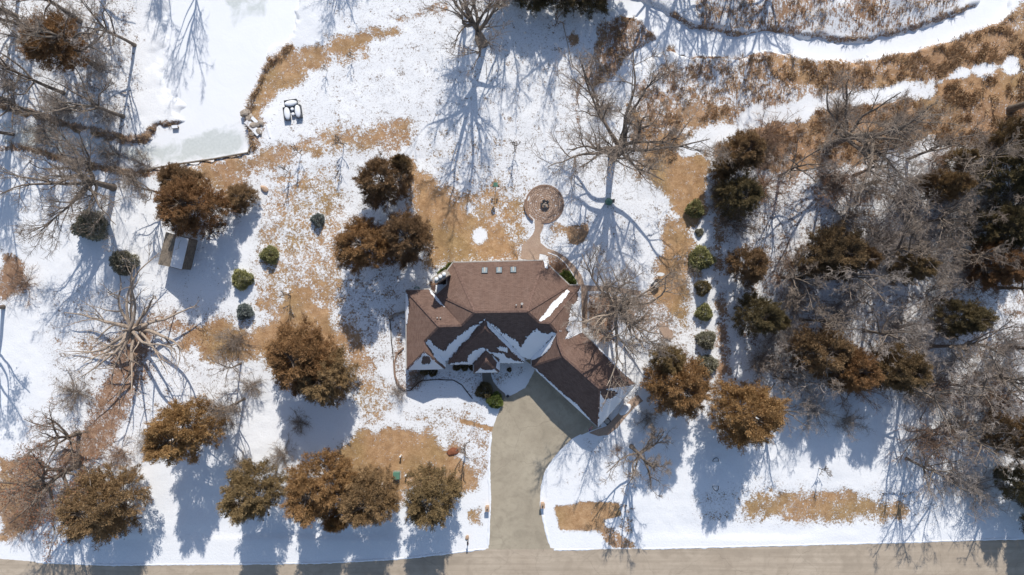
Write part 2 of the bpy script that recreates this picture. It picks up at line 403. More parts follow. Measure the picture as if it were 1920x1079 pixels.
COVER = [  # (polygon in photograph pixels, cover, falloff px, tone 0 tan / 1 litter / 2 brush, streak)
 ([(470, -200), (1320, -200), (1330, 480), (640, 640), (480, 560), (500, 260), (620, 60)], .16, 60, 0.5, 0),
 ([(500, 330), (640, 300), (660, 420), (640, 620), (540, 640), (470, 560)], .54, 34, 0, 0),
 ([(720, 290), (860, 220), (960, 230), (990, 350), (960, 440), (760, 330)], .26, 30, 0, 0),
 ([(468, 215), (476, 168), (498, 118), (535, 86), (560, 92), (610, 72), (680, 62), (742, 52), (748, 64), (690, 82), (650, 104), (600, 118), (560, 150), (520, 182), (500, 202), (478, 246)], .92, 18, 0.1, 0),
 ([(725, 34), (790, 14), (840, 4), (842, 18), (775, 46)], .52, 14, 0.5, 0),
 ([(560, 105), (690, 92), (690, 112), (620, 130)], .60, 14, 0, 0),
 ([(455, 215), (500, 220), (500, 250), (490, 285), (470, 292)], .62, 12, 0.6, 0),
 ([(300, 325), (400, 302), (470, 290), (520, 268), (600, 250), (700, 232), (770, 222), (775, 260), (740, 290), (660, 285), (600, 268), (560, 300), (500, 318), (480, 335), (440, 400), (400, 380), (350, 345)], .78, 28, 0.3, 0),
 ([(370, 305), (468, 290), (520, 268), (516, 290), (470, 330), (450, 370), (400, 350)], .90, 16, 0.4, 0),
 ([(545, 275), (600, 262), (610, 290), (560, 300)], .70, 12, 0, 0),
 ([(760, 296), (790, 318), (840, 355), (870, 390), (900, 412), (945, 430), (975, 450), (982, 486), (850, 492), (800, 496), (795, 440), (770, 380), (755, 330)], 1.0, 28, 0, 0),
 ([(730, 690), (930, 690), (925, 790), (740, 800)], .04, 16, 0.9, 0),
 ([(1030, 820), (1330, 820), (1330, 950), (1030, 950)], -.08, 30, 0.9, 0),
 ([(1100, 828), (1130, 822), (1132, 860), (1110, 868)], .22, 10, 1.2, 0),
 ([(1050, 890), (1100, 880), (1095, 908), (1055, 912)], .12, 12, 1.0, 0),
 ([(200, 350), (330, 330), (470, 560), (300, 560)], .02, 30, 0.6, 0),
 ([(520, 590), (660, 580), (700, 700), (700, 760), (560, 620)], .62, 24, 0.1, 0),
 ([(590, 230), (700, 225), (760, 240), (700, 300), (600, 290)], .55, 26, 0, 0),
 ([(740, 30), (900, 0), (1080, 40), (1080, 200), (860, 220), (760, 180)], .18, 40, 0.9, 0),
 ([(480, 560), (640, 480), (660, 560), (560, 620), (490, 610)], .66, 24, 0.1, 0),
 ([(860, 330), (960, 300), (1010, 350), (1000, 470), (960, 470)], .36, 24, 0.2, 0),
 ([(720, 285), (780, 292), (775, 320), (735, 310)], .80, 16, 0, 0),
 ([(860, 370), (930, 340), (985, 380), (990, 470), (930, 440), (880, 410)], .68, 20, 0, 0),
 ([(1195, 262), (1240, 250), (1330, 250), (1332, 300), (1330, 390), (1300, 425), (1285, 500), (1290, 570), (1292, 620), (1250, 600), (1210, 550), (1235, 520), (1240, 450), (1275, 420), (1250, 380), (1220, 340), (1200, 310)], .98, 16, 0, 0),
 ([(1180, 200), (1300, 230), (1320, 270), (1240, 330), (1190, 340), (1185, 280)], .70, 22, 0.2, 0),
 ([(1240, 400), (1300, 400), (1310, 520), (1240, 520)], .85, 22, 0.1, 0),
 ([(1340, 290), (1365, 290), (1362, 420), (1352, 520), (1368, 640), (1368, 700), (1346, 710), (1350, 640), (1345, 560), (1335, 440), (1330, 360)], .72, 16, 0.7, 0),
 ([(345, 615), (400, 600), (470, 615), (520, 600), (540, 550), (580, 535), (625, 590), (650, 640), (640, 700), (520, 700), (480, 672), (400, 675), (345, 655)], .98, 24, 0.1, 0),
 ([(370, 625), (520, 625), (530, 660), (400, 665)], .95, 16, 0.1, 0),
 ([(60, 520), (430, 560), (440, 760), (200, 900), (90, 700)], .20, 40, 0.8, 0),
 ([(110, 640), (250, 600), (330, 570), (400, 640), (250, 640), (200, 700)], .50, 24, 0.6, 0),
 ([(232, 622), (286, 612), (284, 680), (262, 730), (222, 800), (190, 860), (120, 900), (105, 860), (165, 790), (196, 700), (215, 650)], .80, 24, 1.15, .5),
 ([(0, 468), (28, 486), (46, 512), (30, 552), (0, 572)], .95, 14, 0.9, 0),
 ([(30, 500), (62, 520), (50, 560), (20, 560)], .50, 12, 0.9, 0),
 ([(0, 860), (70, 860), (90, 930), (52, 1000), (0, 1012)], .92, 10, 0.4, 0),
 ([(635, 832), (690, 808), (760, 798), (810, 812), (855, 850), (898, 882), (896, 912), (850, 930), (770, 905), (750, 935), (690, 940), (640, 900)], 1.0, 20, 0.05, 0),
 ([(740, 770), (915, 760), (920, 880), (900, 900), (840, 840), (760, 800)], .40, 16, 0.2, 0),
 ([(800, 835), (860, 830), (880, 850), (850, 870)], .62, 12, 0.5, 0),
 ([(660, 700), (740, 720), (745, 770), (700, 810), (660, 770)], .52, 24, 0, 0),
 ([(760, 480), (640, 500), (620, 620), (660, 690), (740, 680)], .34, 20, 0.6, 0),
 ([(625, 590), (665, 620), (700, 690), (680, 700), (640, 660)], .72, 14, 0.2, 0),
 ([(862, 786), (926, 802), (924, 808), (862, 793)], 1.0, 2, 0, 0),
 ([(836, 846), (848, 838), (866, 838), (866, 846), (848, 856), (838, 854)], 1.1, 4, 1.0, 0),
 ([(1041, 950), (1090, 945), (1160, 944), (1170, 968), (1130, 972), (1135, 988), (1118, 1000), (1085, 1004), (1055, 1006), (1048, 980)], 1.1, 5, 0, 0),
 ([(1160, 945), (1190, 950), (1180, 1000), (1165, 990)], .62, 10, 0.5, 0),
 ([(1122, 992), (1150, 988), (1165, 1010), (1190, 1018), (1190, 1026), (1148, 1026), (1135, 1012)], .82, 6, 0.4, 0),
 ([(1390, 938), (1480, 925), (1600, 920), (1690, 945), (1720, 962), (1640, 980), (1560, 985), (1490, 978), (1400, 975)], .84, 22, 0.1, 0),
 ([(1440, 942), (1600, 936), (1680, 952), (1640, 968), (1560, 974), (1450, 962)], .85, 12, 0.1, 0),
 ([(1380, 900), (1760, 915), (1760, 985), (1300, 990), (1300, 930)], .27, 24, 0.2, 0),
 ([(870, 955), (900, 950), (906, 962), (900, 985), (880, 988)], .78, 8, 0, 0),
 ([(1120, 44), (1170, 30), (1235, 42), (1250, 62), (1215, 84), (1185, 110), (1150, 140), (1120, 165), (1082, 168), (1086, 120), (1110, 110)], .66, 10, 0.9, .8),
 ([(1064, 68), (1082, 66), (1086, 80), (1070, 86)], 1.0, 5, 0.6, 0),
 ([(1290, -60), (1850, -60), (1780, 30), (1640, 70), (1520, 68), (1430, 52), (1370, 60), (1310, 50)], .46, 6, .9, 1),
 ([(1450, -60), (1700, -60), (1640, 50), (1450, 40)], .58, 26, 0.8, 1),
 ([(1180, 165), (1250, 118), (1380, 110), (1450, 100), (1540, 116), (1600, 150), (1480, 200), (1400, 215), (1300, 262), (1240, 250), (1190, 220)], .54, 14, .7, .85),
 ([(1230, 215), (1330, 190), (1400, 200), (1330, 245), (1260, 250)], .80, 16, 0.4, .3),
 ([(1430, 104), (1540, 112), (1620, 112), (1700, 98), (1800, 72), (1880, 42), (1920, 0), (2100, 0), (2100, 130), (1760, 146), (1680, 158), (1600, 172), (1540, 170), (1440, 150)], .78, 10, 0.25, .4),
 ([(1700, 100), (1880, 42), (1930, 60), (1920, 130), (1760, 146)], .92, 12, 0.4, .3),
 ([(1340, 262), (1420, 232), (1540, 214), (1700, 182), (1760, 165), (1920, 135), (2050, 130), (2050, 300), (1880, 300), (1740, 262), (1640, 300), (1500, 330), (1400, 320), (1335, 300)], .88, 14, 0.55, .2),
 ([(1700, 170), (1920, 130), (1920, 185), (1720, 215)], 1.0, 14, 0.2, 0),
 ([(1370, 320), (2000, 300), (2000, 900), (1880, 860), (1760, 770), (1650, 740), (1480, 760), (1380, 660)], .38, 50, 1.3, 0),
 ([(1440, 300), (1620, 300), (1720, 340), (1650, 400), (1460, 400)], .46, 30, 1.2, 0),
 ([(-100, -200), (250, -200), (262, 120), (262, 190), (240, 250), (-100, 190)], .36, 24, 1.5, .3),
 ([(1024, 424), (1050, 418), (1070, 424), (1060, 450), (1030, 468)], .60, 12, 0.3, 0),
 ([(1062, 424), (1100, 422), (1104, 440), (1085, 458), (1068, 455)], .98, 6, 0.6, 0),
 ([(1103, 552), (1150, 552), (1150, 640), (1125, 640), (1104, 612)], .85, 8, 1.0, 0),
 ([(1150, 560), (1240, 540), (1290, 600), (1240, 640), (1160, 610)], .55, 20, 0.6, 0),
 ([(1180, 640), (1330, 560), (1340, 700), (1240, 720)], .34, 20, 0.5, 0),
 ([(1026, 476), (1050, 488), (1072, 512), (1078, 534), (1060, 530), (1030, 500)], .88, 5, 1.0, 0),
 ([(805, 530), (815, 522), (838, 500), (850, 492), (845, 530), (810, 545)], .85, 5, 1.1, 0),
 ([(735, 600), (760, 600), (763, 700), (790, 715), (775, 733), (752, 732), (738, 700)], .46, 8, 1.3, 0),
 ([(768, 695), (800, 696), (790, 716), (770, 730), (755, 733)], .70, 8, 1.3, 0),
 ([(800, 692), (940, 684), (990, 690), (925, 735), (880, 740), (850, 714), (790, 714)], .24, 6, 1.2, 0),
 ([(860, 700), (950, 700), (950, 720), (900, 740), (870, 724)], .30, 6, 1.3, 0),
 ([(1168, 748), (1195, 730), (1200, 750), (1150, 785)], .30, 6, 1.0, 0),
]
cov = np.zeros(PX.shape); tone = np.zeros(PX.shape); strk = np.zeros(PX.shape)
cov += -0.22; tone += 0.4
wobx = (vnoise(PX, PY, 26, 11) - .5) * 22 + (vnoise(PX, PY, 9, 12) - .5) * 8
for poly, c, fo, tn, st in COVER:
    xs = [p[0] for p in poly]; ys = [p[1] for p in poly]; m = fo * 2 + 20
    ix = np.where((gx > min(xs) - m) & (gx < max(xs) + m))[0]; iy = np.where((gy > min(ys) - m) & (gy < max(ys) + m))[0]
    if not len(ix) or not len(iy): continue
    sl = (slice(iy[0], iy[-1] + 1), slice(ix[0], ix[-1] + 1))
    k = min(1.0, fo / 14.0)
    s_ = sdf(PX[sl], PY[sl], poly) + wobx[sl] * k
    fo = fo * 1.35; w = sm(-fo, fo * 0.6, s_) * (c + .25) - .25
    better = w > cov[sl]
    cov[sl] = np.maximum(cov[sl], w)
    wt = sm(-fo, 0, s_) * np.clip((w + .25) / (c + .25), 0, 1)
    wt = np.where(better | (wt * c > cov[sl] - .12), wt, 0)
    tone[sl] = tone[sl] * (1 - wt) + tn * wt; strk[sl] = strk[sl] * (1 - wt) + st * wt
# shorelines: dark brush fringe
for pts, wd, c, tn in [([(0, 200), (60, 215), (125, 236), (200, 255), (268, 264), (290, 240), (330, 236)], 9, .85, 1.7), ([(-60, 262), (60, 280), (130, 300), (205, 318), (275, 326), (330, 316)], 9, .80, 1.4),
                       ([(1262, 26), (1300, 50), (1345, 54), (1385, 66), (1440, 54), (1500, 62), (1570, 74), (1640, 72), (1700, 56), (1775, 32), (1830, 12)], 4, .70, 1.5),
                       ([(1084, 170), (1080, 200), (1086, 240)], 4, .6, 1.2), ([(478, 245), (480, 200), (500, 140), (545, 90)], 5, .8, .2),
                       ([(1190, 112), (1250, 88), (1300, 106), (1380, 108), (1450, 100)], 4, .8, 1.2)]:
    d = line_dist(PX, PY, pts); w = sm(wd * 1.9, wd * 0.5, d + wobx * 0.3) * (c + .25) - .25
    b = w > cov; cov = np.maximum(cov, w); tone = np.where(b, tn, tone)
d = line_dist(PX, PY, TRAIL); q_ = 0.85 * sm(19, 5, d + wobx * 1.1); cov = cov * (1 - q_) - .1 * q_
d = line_dist(PX, PY, [(1000, 1030), (0, 1052)]); 
q_ = sm(988, 1004, PY) * sm(200, 260, PX) * (1 - sm(1115, 1125, PX) * (1 - sm(1195, 1200, PX))); cov = cov * (1 - q_) - .25 * q_
q_ = sm(20, 9, np.hypot(PX - 898, PY - 441) + wobx * .5); cov = cov * (1 - q_) - .15 * q_
cov = np.where((PX > 340) & (PX < 450) & (PY > -100) & (PY < 225), cov * 0.3, cov)
nx, ny = len(gx), len(gy)
V = np.stack([(PX - 960) / PPM, -(PY - 539.5) / PPM, GZ], -1).reshape(-1, 3)
idx = np.arange(nx * ny).reshape(ny, nx)
F = np.stack([idx[:-1, :-1], idx[1:, :-1], idx[1:, 1:], idx[:-1, 1:]], -1).reshape(-1, 4)
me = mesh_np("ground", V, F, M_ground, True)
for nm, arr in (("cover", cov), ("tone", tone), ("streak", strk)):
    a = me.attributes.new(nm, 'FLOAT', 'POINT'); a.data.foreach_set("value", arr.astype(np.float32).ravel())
meta(link("ground", me), kind="structure")
def cover_at(px, py):
    i = np.clip(np.searchsorted(gx, px), 0, nx - 1); j = np.clip(np.searchsorted(gy, py), 0, ny - 1)
    return cov[j, i], tone[j, i]

# ---- frozen pond and creek
def sheet(name, poly, z, mat, attr=None, step=8, kind="structure"):
    xs = [p[0] for p in poly]; ys = [p[1] for p in poly]
    ax = np.arange(max(min(xs), -300) - 12, min(max(xs), 2100) + 20, step); ay = np.arange(max(min(ys), -300) - 12, max(ys) + 20, step)
    X, Y = np.meshgrid(ax, ay); s_ = sdf(X, Y, poly)
    keep = s_ > -14
    ii = -np.ones(X.shape, int); ii[keep] = np.arange(keep.sum())
    Vv = np.stack([(X - 960) / PPM, -(Y - 539.5) / PPM, np.full(X.shape, z)], -1)[keep]
    a, b, c_, d_ = ii[:-1, :-1], ii[1:, :-1], ii[1:, 1:], ii[:-1, 1:]
    ok = (a >= 0) & (b >= 0) & (c_ >= 0) & (d_ >= 0)
    me = mesh_np(name, Vv, np.stack([a[ok], b[ok], c_[ok], d_[ok]], -1), mat, True)
    at = me.attributes.new("bare_ice", 'FLOAT', 'POINT')
    at.data.foreach_set("value", (attr(X, Y)[keep] if attr else np.zeros(keep.sum())).astype(np.float32))
    return meta(link(name, me), kind=kind)
def ice_a(X, Y):
    a = 0.85 * sm(-30, 20, sdf(X, Y, [(250, 272), (330, 262), (420, 240), (455, 240), (466, 262), (455, 285), (400, 292), (300, 306), (120, 290), (0, 260), (0, 225), (120, 250)]))
    return np.maximum(a, 0.72 * sm(-30, 10, sdf(X, Y, [(430, -60), (520, -60), (490, 20), (430, 50)])))
sheet("pond_ice", POND, -0.42, M_ice, ice_a)
sheet("creek_ice", CREEK, -0.60, M_ice)

# ---- road, driveway, walks: flush sheets with slightly ragged edges
def smooth_poly(pts, it=2, closed=True):
    for _ in range(it):
        o = []
        n = len(pts)
        for i in range(n):
            a = pts[i]; b = pts[(i + 1) % n]
            o += [(a[0] * .75 + b[0] * .25, a[1] * .75 + b[1] * .25), (a[0] * .25 + b[0] * .75, a[1] * .25 + b[1] * .75)]
        pts = o
    return pts
def ragged(pts, step=3.0, amp=0.9, seed=1):
    r = random.Random(seed); o = []
    n = len(pts)
    for i in range(n):
        a = pts[i]; b = pts[(i + 1) % n]; L = math.hypot(b[0] - a[0], b[1] - a[1]); k = max(1, int(L / step))
        nxn, nyn = (b[1] - a[1]) / (L + 1e-6), -(b[0] - a[0]) / (L + 1e-6)
        for j in range(k):
            t = j / k; q = (mnoise.noise(Vector((a[0] + (b[0] - a[0]) * t, a[1] + (b[1] - a[1]) * t, seed * 7.3)) * 0.18) + mnoise.noise(Vector((a[0] + (b[0] - a[0]) * t, a[1] + (b[1] - a[1]) * t, seed)) * 0.6) * .6) * amp
            o.append((a[0] + (b[0] - a[0]) * t + nxn * q, a[1] + (b[1] - a[1]) * t + nyn * q))
    return o
def slab(name, pts, z0, z1, mat, parent=None, kind=None):
    m = MB(); w = [P(x, y) for x, y in pts]
    m.prism([(p.x, p.y) for p in w], z0, z1)
    me = mesh_from(name, m.v, m.f, mat)
    bm = bmesh.new(); bm.from_mesh(me); bmesh.ops.recalc_face_normals(bm, faces=bm.faces)
    bmesh.ops.triangulate(bm, faces=[f for f in bm.faces if len(f.verts) > 4]); bm.to_mesh(me); bm.free()
    o = link(name, me, parent)
    if kind: o["kind"] = kind
    return o
road = [(-2500, 1049), (0, 1048), (60, 1053), (200, 1059), (420, 1057), (600, 1055), (740, 1048), (850, 1036), (915, 1028.5), (1031, 1027.5), (1050, 1031.5), (1250, 1028), (1440, 1023), (1700, 1016), (1920, 1009), (4500, 960), (4500, 1140), (1920, 1140), (0, 1150), (-2500, 1150)]
slab("road", ragged(road, 5, 1.1, 3), -0.30, 0.006, M_road, kind="structure")
drive = [(916.5, 1030), (918, 980), (920, 940), (918, 880), (919, 840), (923, 806), (931, 784), (942, 756), (946, 743), (958, 742), (985, 728), (1000, 700), (1004, 690), (985, 676), (998, 672), (1128, 800), (1100, 812),
         (1075, 822), (1052, 843), (1036, 862), (1022, 885), (1015, 912), (1013, 945), (1018, 975), (1026, 1005), (1032, 1030)]
slab("driveway", ragged(drive, 4, 0.8, 5), -0.2, 0.010, M_drive, kind="structure")
M_walk = asphalt("front_walk_concrete", (0.20, 0.18, 0.15), (0.26, 0.235, 0.19))
walk = [(903, 686), (921, 686), (921, 705), (925, 716), (934, 728), (946, 738), (948, 742), (941, 757), (930, 750), (915, 736), (905, 716)]
slab("front_walk", ragged(walk, 4, 0.4, 8), -0.1, 0.014, M_walk, kind="structure")
# snow ridges ploughed beside the driveway and the road
def snow_lip(name, pts, w, hgt, seed, off=0):
    r = random.Random(seed); out = ragged(pts + pts[::-1][1:-1], 3, 0.01, seed) if False else None
    dens = []
    for (x0, y0), (x1, y1) in zip(pts[:-1], pts[1:]):
        L = math.hypot(x1 - x0, y1 - y0); k = max(1, int(L / 3))
        for j in range(k): dens.append((x0 + (x1 - x0) * j / k, y0 + (y1 - y0) * j / k, (y1 - y0) / L, -(x1 - x0) / L))
    vs = []; fs = []; K = 5
    for i, (x, y, nxx, nyy) in enumerate(dens):
        ww = w * (0.8 + 0.7 * abs(mnoise.noise(Vector((x, y, seed)) * 0.12)))
        hh = hgt * (0.5 + 0.9 * abs(mnoise.noise(Vector((x, y, seed + 5)) * 0.15)))
        ed = 1.0 * mnoise.noise(Vector((x, y, seed + 9)) * 0.35)
        end = min(1, i / 4, (len(dens) - 1 - i) / 4)
        for k in range(K):
            u = k / (K - 1); q = P(x + nxx * (u * ww + ed * (1 - u)), y + nyy * (u * ww + ed * (1 - u)))
            vs.append((q.x, q.y, -0.02 + (0.01 + hh * math.sin(math.pi * min(1, u * 0.9 + 0.1)) ** 0.7 + r.random() * .012) * end))
    for i in range(len(dens) - 1):
        for k in range(K - 1): fs.append((i * K + k, i * K + k + 1, (i + 1) * K + k + 1, (i + 1) * K + k))
    me = mesh_from(name, vs, fs, M_snow, True)
    bm = bmesh.new(); bm.from_mesh(me); bmesh.ops.recalc_face_normals(bm, faces=bm.faces); bm.to_mesh(me); bm.free()
    if me.polygons[0].normal.z < 0: me.flip_normals()
    meta(link(name, me), kind="stuff")
snow_lip("snow_ridge", [(1030, 1027), (1024, 1005), (1017, 975), (1012, 945), (1014, 912), (1021, 885), (1035, 862), (1051, 843), (1074, 822), (1092, 812)][::-1], 5, 0.13, 2)
snow_lip("snow_ridge", [(917.5, 1027), (919, 980), (921, 940), (919, 880), (920, 840), (924, 810)], 5, 0.13, 3)
snow_lip("snow_ridge", [(1118, 1028.5), (1031, 1029.5)], 4, 0.10, 4)
snow_lip("snow_ridge", [(1920, 1008), (1700, 1015), (1440, 1022), (1195, 1028)], 4, 0.10, 5)
snow_lip("snow_ridge", [(915, 1028), (895, 1029), (850, 1035), (740, 1047), (600, 1054), (420, 1056), (200, 1058), (60, 1052)], 4, 0.10, 6)

# ------------------------------------------------------------------ patio, fire pit, paths
def arc(cx, cy, r, a0, a1, n):
    return [(cx + r * math.cos(math.radians(a0 + (a1 - a0) * i / n)), cy - r * math.sin(math.radians(a0 + (a1 - a0) * i / n))) for i in range(n + 1)]
def ring_mat():
    t = NT("paver_rings", 0.88, 0.12); v = t.n("ShaderNodeVectorMath", operation='SUBTRACT'); t.l(t.pos(), v.inputs[0]); v.inputs[1].default_value = tuple(P(1021, 383))
    sx = t.n("ShaderNodeSeparateXYZ"); t.l(v.outputs[0], sx.inputs[0]); rr = t.n("ShaderNodeVectorMath", operation='LENGTH'); t.l(v.outputs[0], rr.inputs[0])
    an = t.math('MULTIPLY', t.math('ARCTAN2', sx.outputs[1], sx.outputs[0]), 1.8); cb = t.n("ShaderNodeCombineXYZ"); t.l(an, cb.inputs[0]); t.l(rr.outputs["Value"], cb.inputs[1])
    br = t.n("ShaderNodeTexBrick"); br.inputs["Scale"].default_value = 1.0; br.inputs["Brick Width"].default_value = 0.42; br.inputs["Row Height"].default_value = 0.27; br.inputs["Mortar Size"].default_value = 0.025
    br.inputs["Color1"].default_value = (0.50, 0.36, 0.27, 1); br.inputs["Color2"].default_value = (0.35, 0.24, 0.175, 1); br.inputs["Mortar"].default_value = (0.12, 0.085, 0.065, 1); t.l(cb.outputs[0], br.inputs["Vector"])
    p = t.pos(); n = t.noise(p, 1.1, 5, 0.7); c = t.mix(t.math('MULTIPLY', t.ramp(n, [(0.42, 0.0), (0.62, 1.0)]), 0.5), br.outputs[0], (0.17, 0.11, 0.08))
    sf = t.noise(p, 3.5, 4, 0.7); c = t.mix(t.ramp(sf, [(0.60, 0.0), (0.64, 0.9)]), c, (0.78, 0.78, 0.78)); t.col(c); t.bump(br.outputs[1], 0.4, -0.02); return t.m
M_paver_ring = ring_mat()
slab("patio", ragged(arc(1021, 383, 33.5, 0, 354, 48), 3, .2, 4), -0.3, 0.05, M_paver_ring, kind="structure")
ring = meta(link("patio_border", None), "round kerb of brown paving stones around the fire pit patio", "kerb")
ring.location = P(1021, 383)
pb = MB(); pb.box((0, 0, 0), (0.52, 0.26, 0.2))
pm = mesh_from("border_stone", pb.v, pb.f, M_paver_edge)
for i in range(30):
    a = math.radians(i * 12 + 3)
    if 218 < i * 12 + 3 < 262: continue
    o = link("border_stone", pm, ring); r_ = 34.6 / PPM
    o.location = (r_ * math.cos(a), r_ * math.sin(a), 0.0 + 0.012 * math.sin(i * 5)); o.rotation_euler = (0, 0, a + math.pi / 2 + 0.05 * math.sin(i * 3))
# low curved seat wall at left of the circle
sw = meta(link("seat_wall", None), "low curved stone seat wall hugging the left rim of the patio circle", "wall"); sw.location = P(1021, 383)
for i in range(12):
    b = MB(); a = math.radians(170 + i * 5.6); r0, r1 = 35.8 / PPM, 38.6 / PPM; da = math.radians(2.55)
    b.prism([(r0 * math.cos(a - da), r0 * math.sin(a - da)), (r1 * math.cos(a - da), r1 * math.sin(a - da)), (r1 * math.cos(a + da), r1 * math.sin(a + da)), (r0 * math.cos(a + da), r0 * math.sin(a + da))], -0.1, 0.42 + 0.01 * math.sin(i * 4))
    b.build("wall_block", M_paver_edge, sw)
fp = empty("fire_pit", P(1022, 383, 0.05), "round fire pit with dark bowl at the centre of the brown patio circle", "fire pit")
for i in range(14):
    b = MB(); a = 2 * math.pi * i / 14; da = math.pi / 14 * .94
    b.prism([(.42 * math.cos(a - da), .42 * math.sin(a - da)), (.60 * math.cos(a - da), .60 * math.sin(a - da)), (.60 * math.cos(a + da), .60 * math.sin(a + da)), (.42 * math.cos(a + da), .42 * math.sin(a + da))], 0, 0.38 + .01 * math.sin(i * 3))
    b.build("rim_stone", M_dark if i % 3 else M_paver_edge, fp)
b = MB(); b.lathe((0, 0, 0), [(.41, .02), (.41, .1), (.30, .12), (.05, .14)], 16); b.build("ash_bed", M_rock, fp)
b = MB()
for i in range(4): b.cyl((-.25 + .1 * i, -.2, .2), (.2 - .08 * i, .22, .24 + .03 * i), .05, .04, 6)
b.build("charred_log", M_twig_grey, fp)
PT = [(1002, 412), (1003, 430), (999, 440), (985, 455), (978, 462), (977, 486), (1010, 490), (1012, 476), (1030, 480), (1048, 488), (1064, 500), (1078, 520), (1086, 537), (1090, 541), (1091, 618), (1101, 613), (1102, 546), (1140, 546), (1180, 552), (1200, 556), (1202, 546), (1150, 538), (1096, 535), (1090, 516), (1078, 500), (1062, 484), (1044, 472), (1026, 466), (1014, 456), (1012, 442), (1018, 428), (1021, 414)]
slab("garden_path", ragged(PT, 4, .3, 9), -0.2, 0.03, M_paver, kind="structure")
slab("garage_path", ragged([(1196, 741), (1206, 752), (1190, 764), (1172, 784), (1158, 802), (1140, 816), (1122, 818), (1104, 812), (1118, 806), (1136, 800), (1150, 786), (1166, 768), (1182, 750)], 4, .3, 10), -0.2, 0.03, M_paver, kind="structure")
slab("stone_landing", ragged([(1238, 606), (1252, 612), (1262, 628), (1258, 640), (1246, 634), (1236, 618)], 4, .6, 10), -0.2, 0.05, M_paver, kind="structure")

# ------------------------------------------------------------------ house
house = empty("house", P(950, 600), "large house with brown shingle hip roofs and an angled garage wing", "house")
EV_ = 3.2
RV = dict(RL=(890.6, 585.5, 10.0), RR=(988, 584, 10.0), A=(850, 493, EV_), B=(1019, 489, EV_), C=(1067.6, 535.5, EV_), C2=(1087.7, 535.5, EV_),
          W=(811, 536, EV_), EV=(1010, 604.5, 8.25), E2=(1030, 606, 8.1), F1=(1044.5, 624, 7.0), F2=(996.6, 673, EV_), F3=(982.5, 673, EV_), CW0=(909.6, 599.5, 8.8),
          F4=(841, 674.5, EV_), F5=(834.6, 676, EV_), LW1=(795.5, 641, 6.0), LW2=(795.5, 660.5, 6.0), LW0=(823, 612, 8.1), LE=(866, 610.5, 8.15), LB0=(761.7, 544.6, EV_), LB1=(805, 543, EV_),
          LF0=(763, 693, EV_), LF1=(834.5, 691, EV_), CF0=(841, 683, EV_), CF1=(981.7, 680.5, EV_), CW1=(909.6, 615, 8.6),
          EN0=(911.4, 655.5, 5.35), EN1=(911.4, 678, 5.25), EL0=(888.7, 682, EV_), EL1=(888.7, 698, EV_), ER1=(935.6, 697.5, EV_), ER0=(935.6, 681, EV_),
          G1=(1046, 642, 7.0), GR0=(1056, 668, 7.5), GR1=(1123.6, 728, 7.5), GF0=(997.3, 687, EV_), GF1=(1121, 800.5, EV_), GB1=(1191, 721, EV_), D=(1089.8, 621.5, EV_))
RW = {k: P(*v) for k, v in RV.items()}
def plane_fit(pts):
    c = sum(pts, Vector()) / len(pts); A_ = np.array([list(p - c) for p in pts]); n = np.linalg.svd(A_)[2][2]
    n = Vector(n); return c, (n if n.z > 0 else -n)
def ray_plane(px, py, pl):
    c, n = pl; o = Vector((0, 0, H)); d = P(px, py, 0) - o
    t = (c - o).dot(n) / d.dot(n); return o + d * t
pl_diag = plane_fit([RW['RL'], RW['A'], RW['W']])
for k, (x, y) in dict(A2=(838.5, 508), A3=(838.5, 534), A4=(819, 552)).items(): RW[k] = ray_plane(x, y, pl_diag)
FACES = dict(back=['A', 'RL', 'RR', 'B'], diagl=['A', 'A2', 'A3', 'A4', 'RL'], diagr=['B', 'RR', 'C'], right=['C', 'RR', 'EV'], eback=['C', 'EV', 'E2', 'C2'],
             east=['C2', 'E2', 'F1', 'G1', 'D'], lv=['RL', 'A4', 'LB1', 'LE'], lback=['LB0', 'LW0', 'LE', 'LB1'], left=['LB0', 'LF0', 'LW2', 'LW1', 'LW0'],
             lfront=['LW2', 'LF0', 'LF1'], lright=['LW1', 'LW2', 'LF1', 'F5'], cleft=['CW0', 'F4', 'CF0', 'CW1'], cfront=['CW1', 'CF0', 'CF1'], cright=['CW0', 'CW1', 'CF1', 'F3'],
             enl=['EN0', 'EL0', 'EL1', 'EN1'], enr=['EN0', 'EN1', 'ER1', 'ER0'], enf=['EN1', 'EL1', 'ER1'], gleft=['F1', 'F2', 'GF0', 'GR0', 'G1'],
             gfront=['GR0', 'GF0', 'GF1', 'GR1'], gend=['GR1', 'GF1', 'GB1'], gback=['D', 'G1', 'GR0', 'GR1', 'GB1'],
             front=['RL', 'LE', 'LW0', 'LW1', 'F5', 'F4', 'CW0', 'F3', 'F2', 'F1', 'E2', 'EV', 'RR'])
PLN = {}
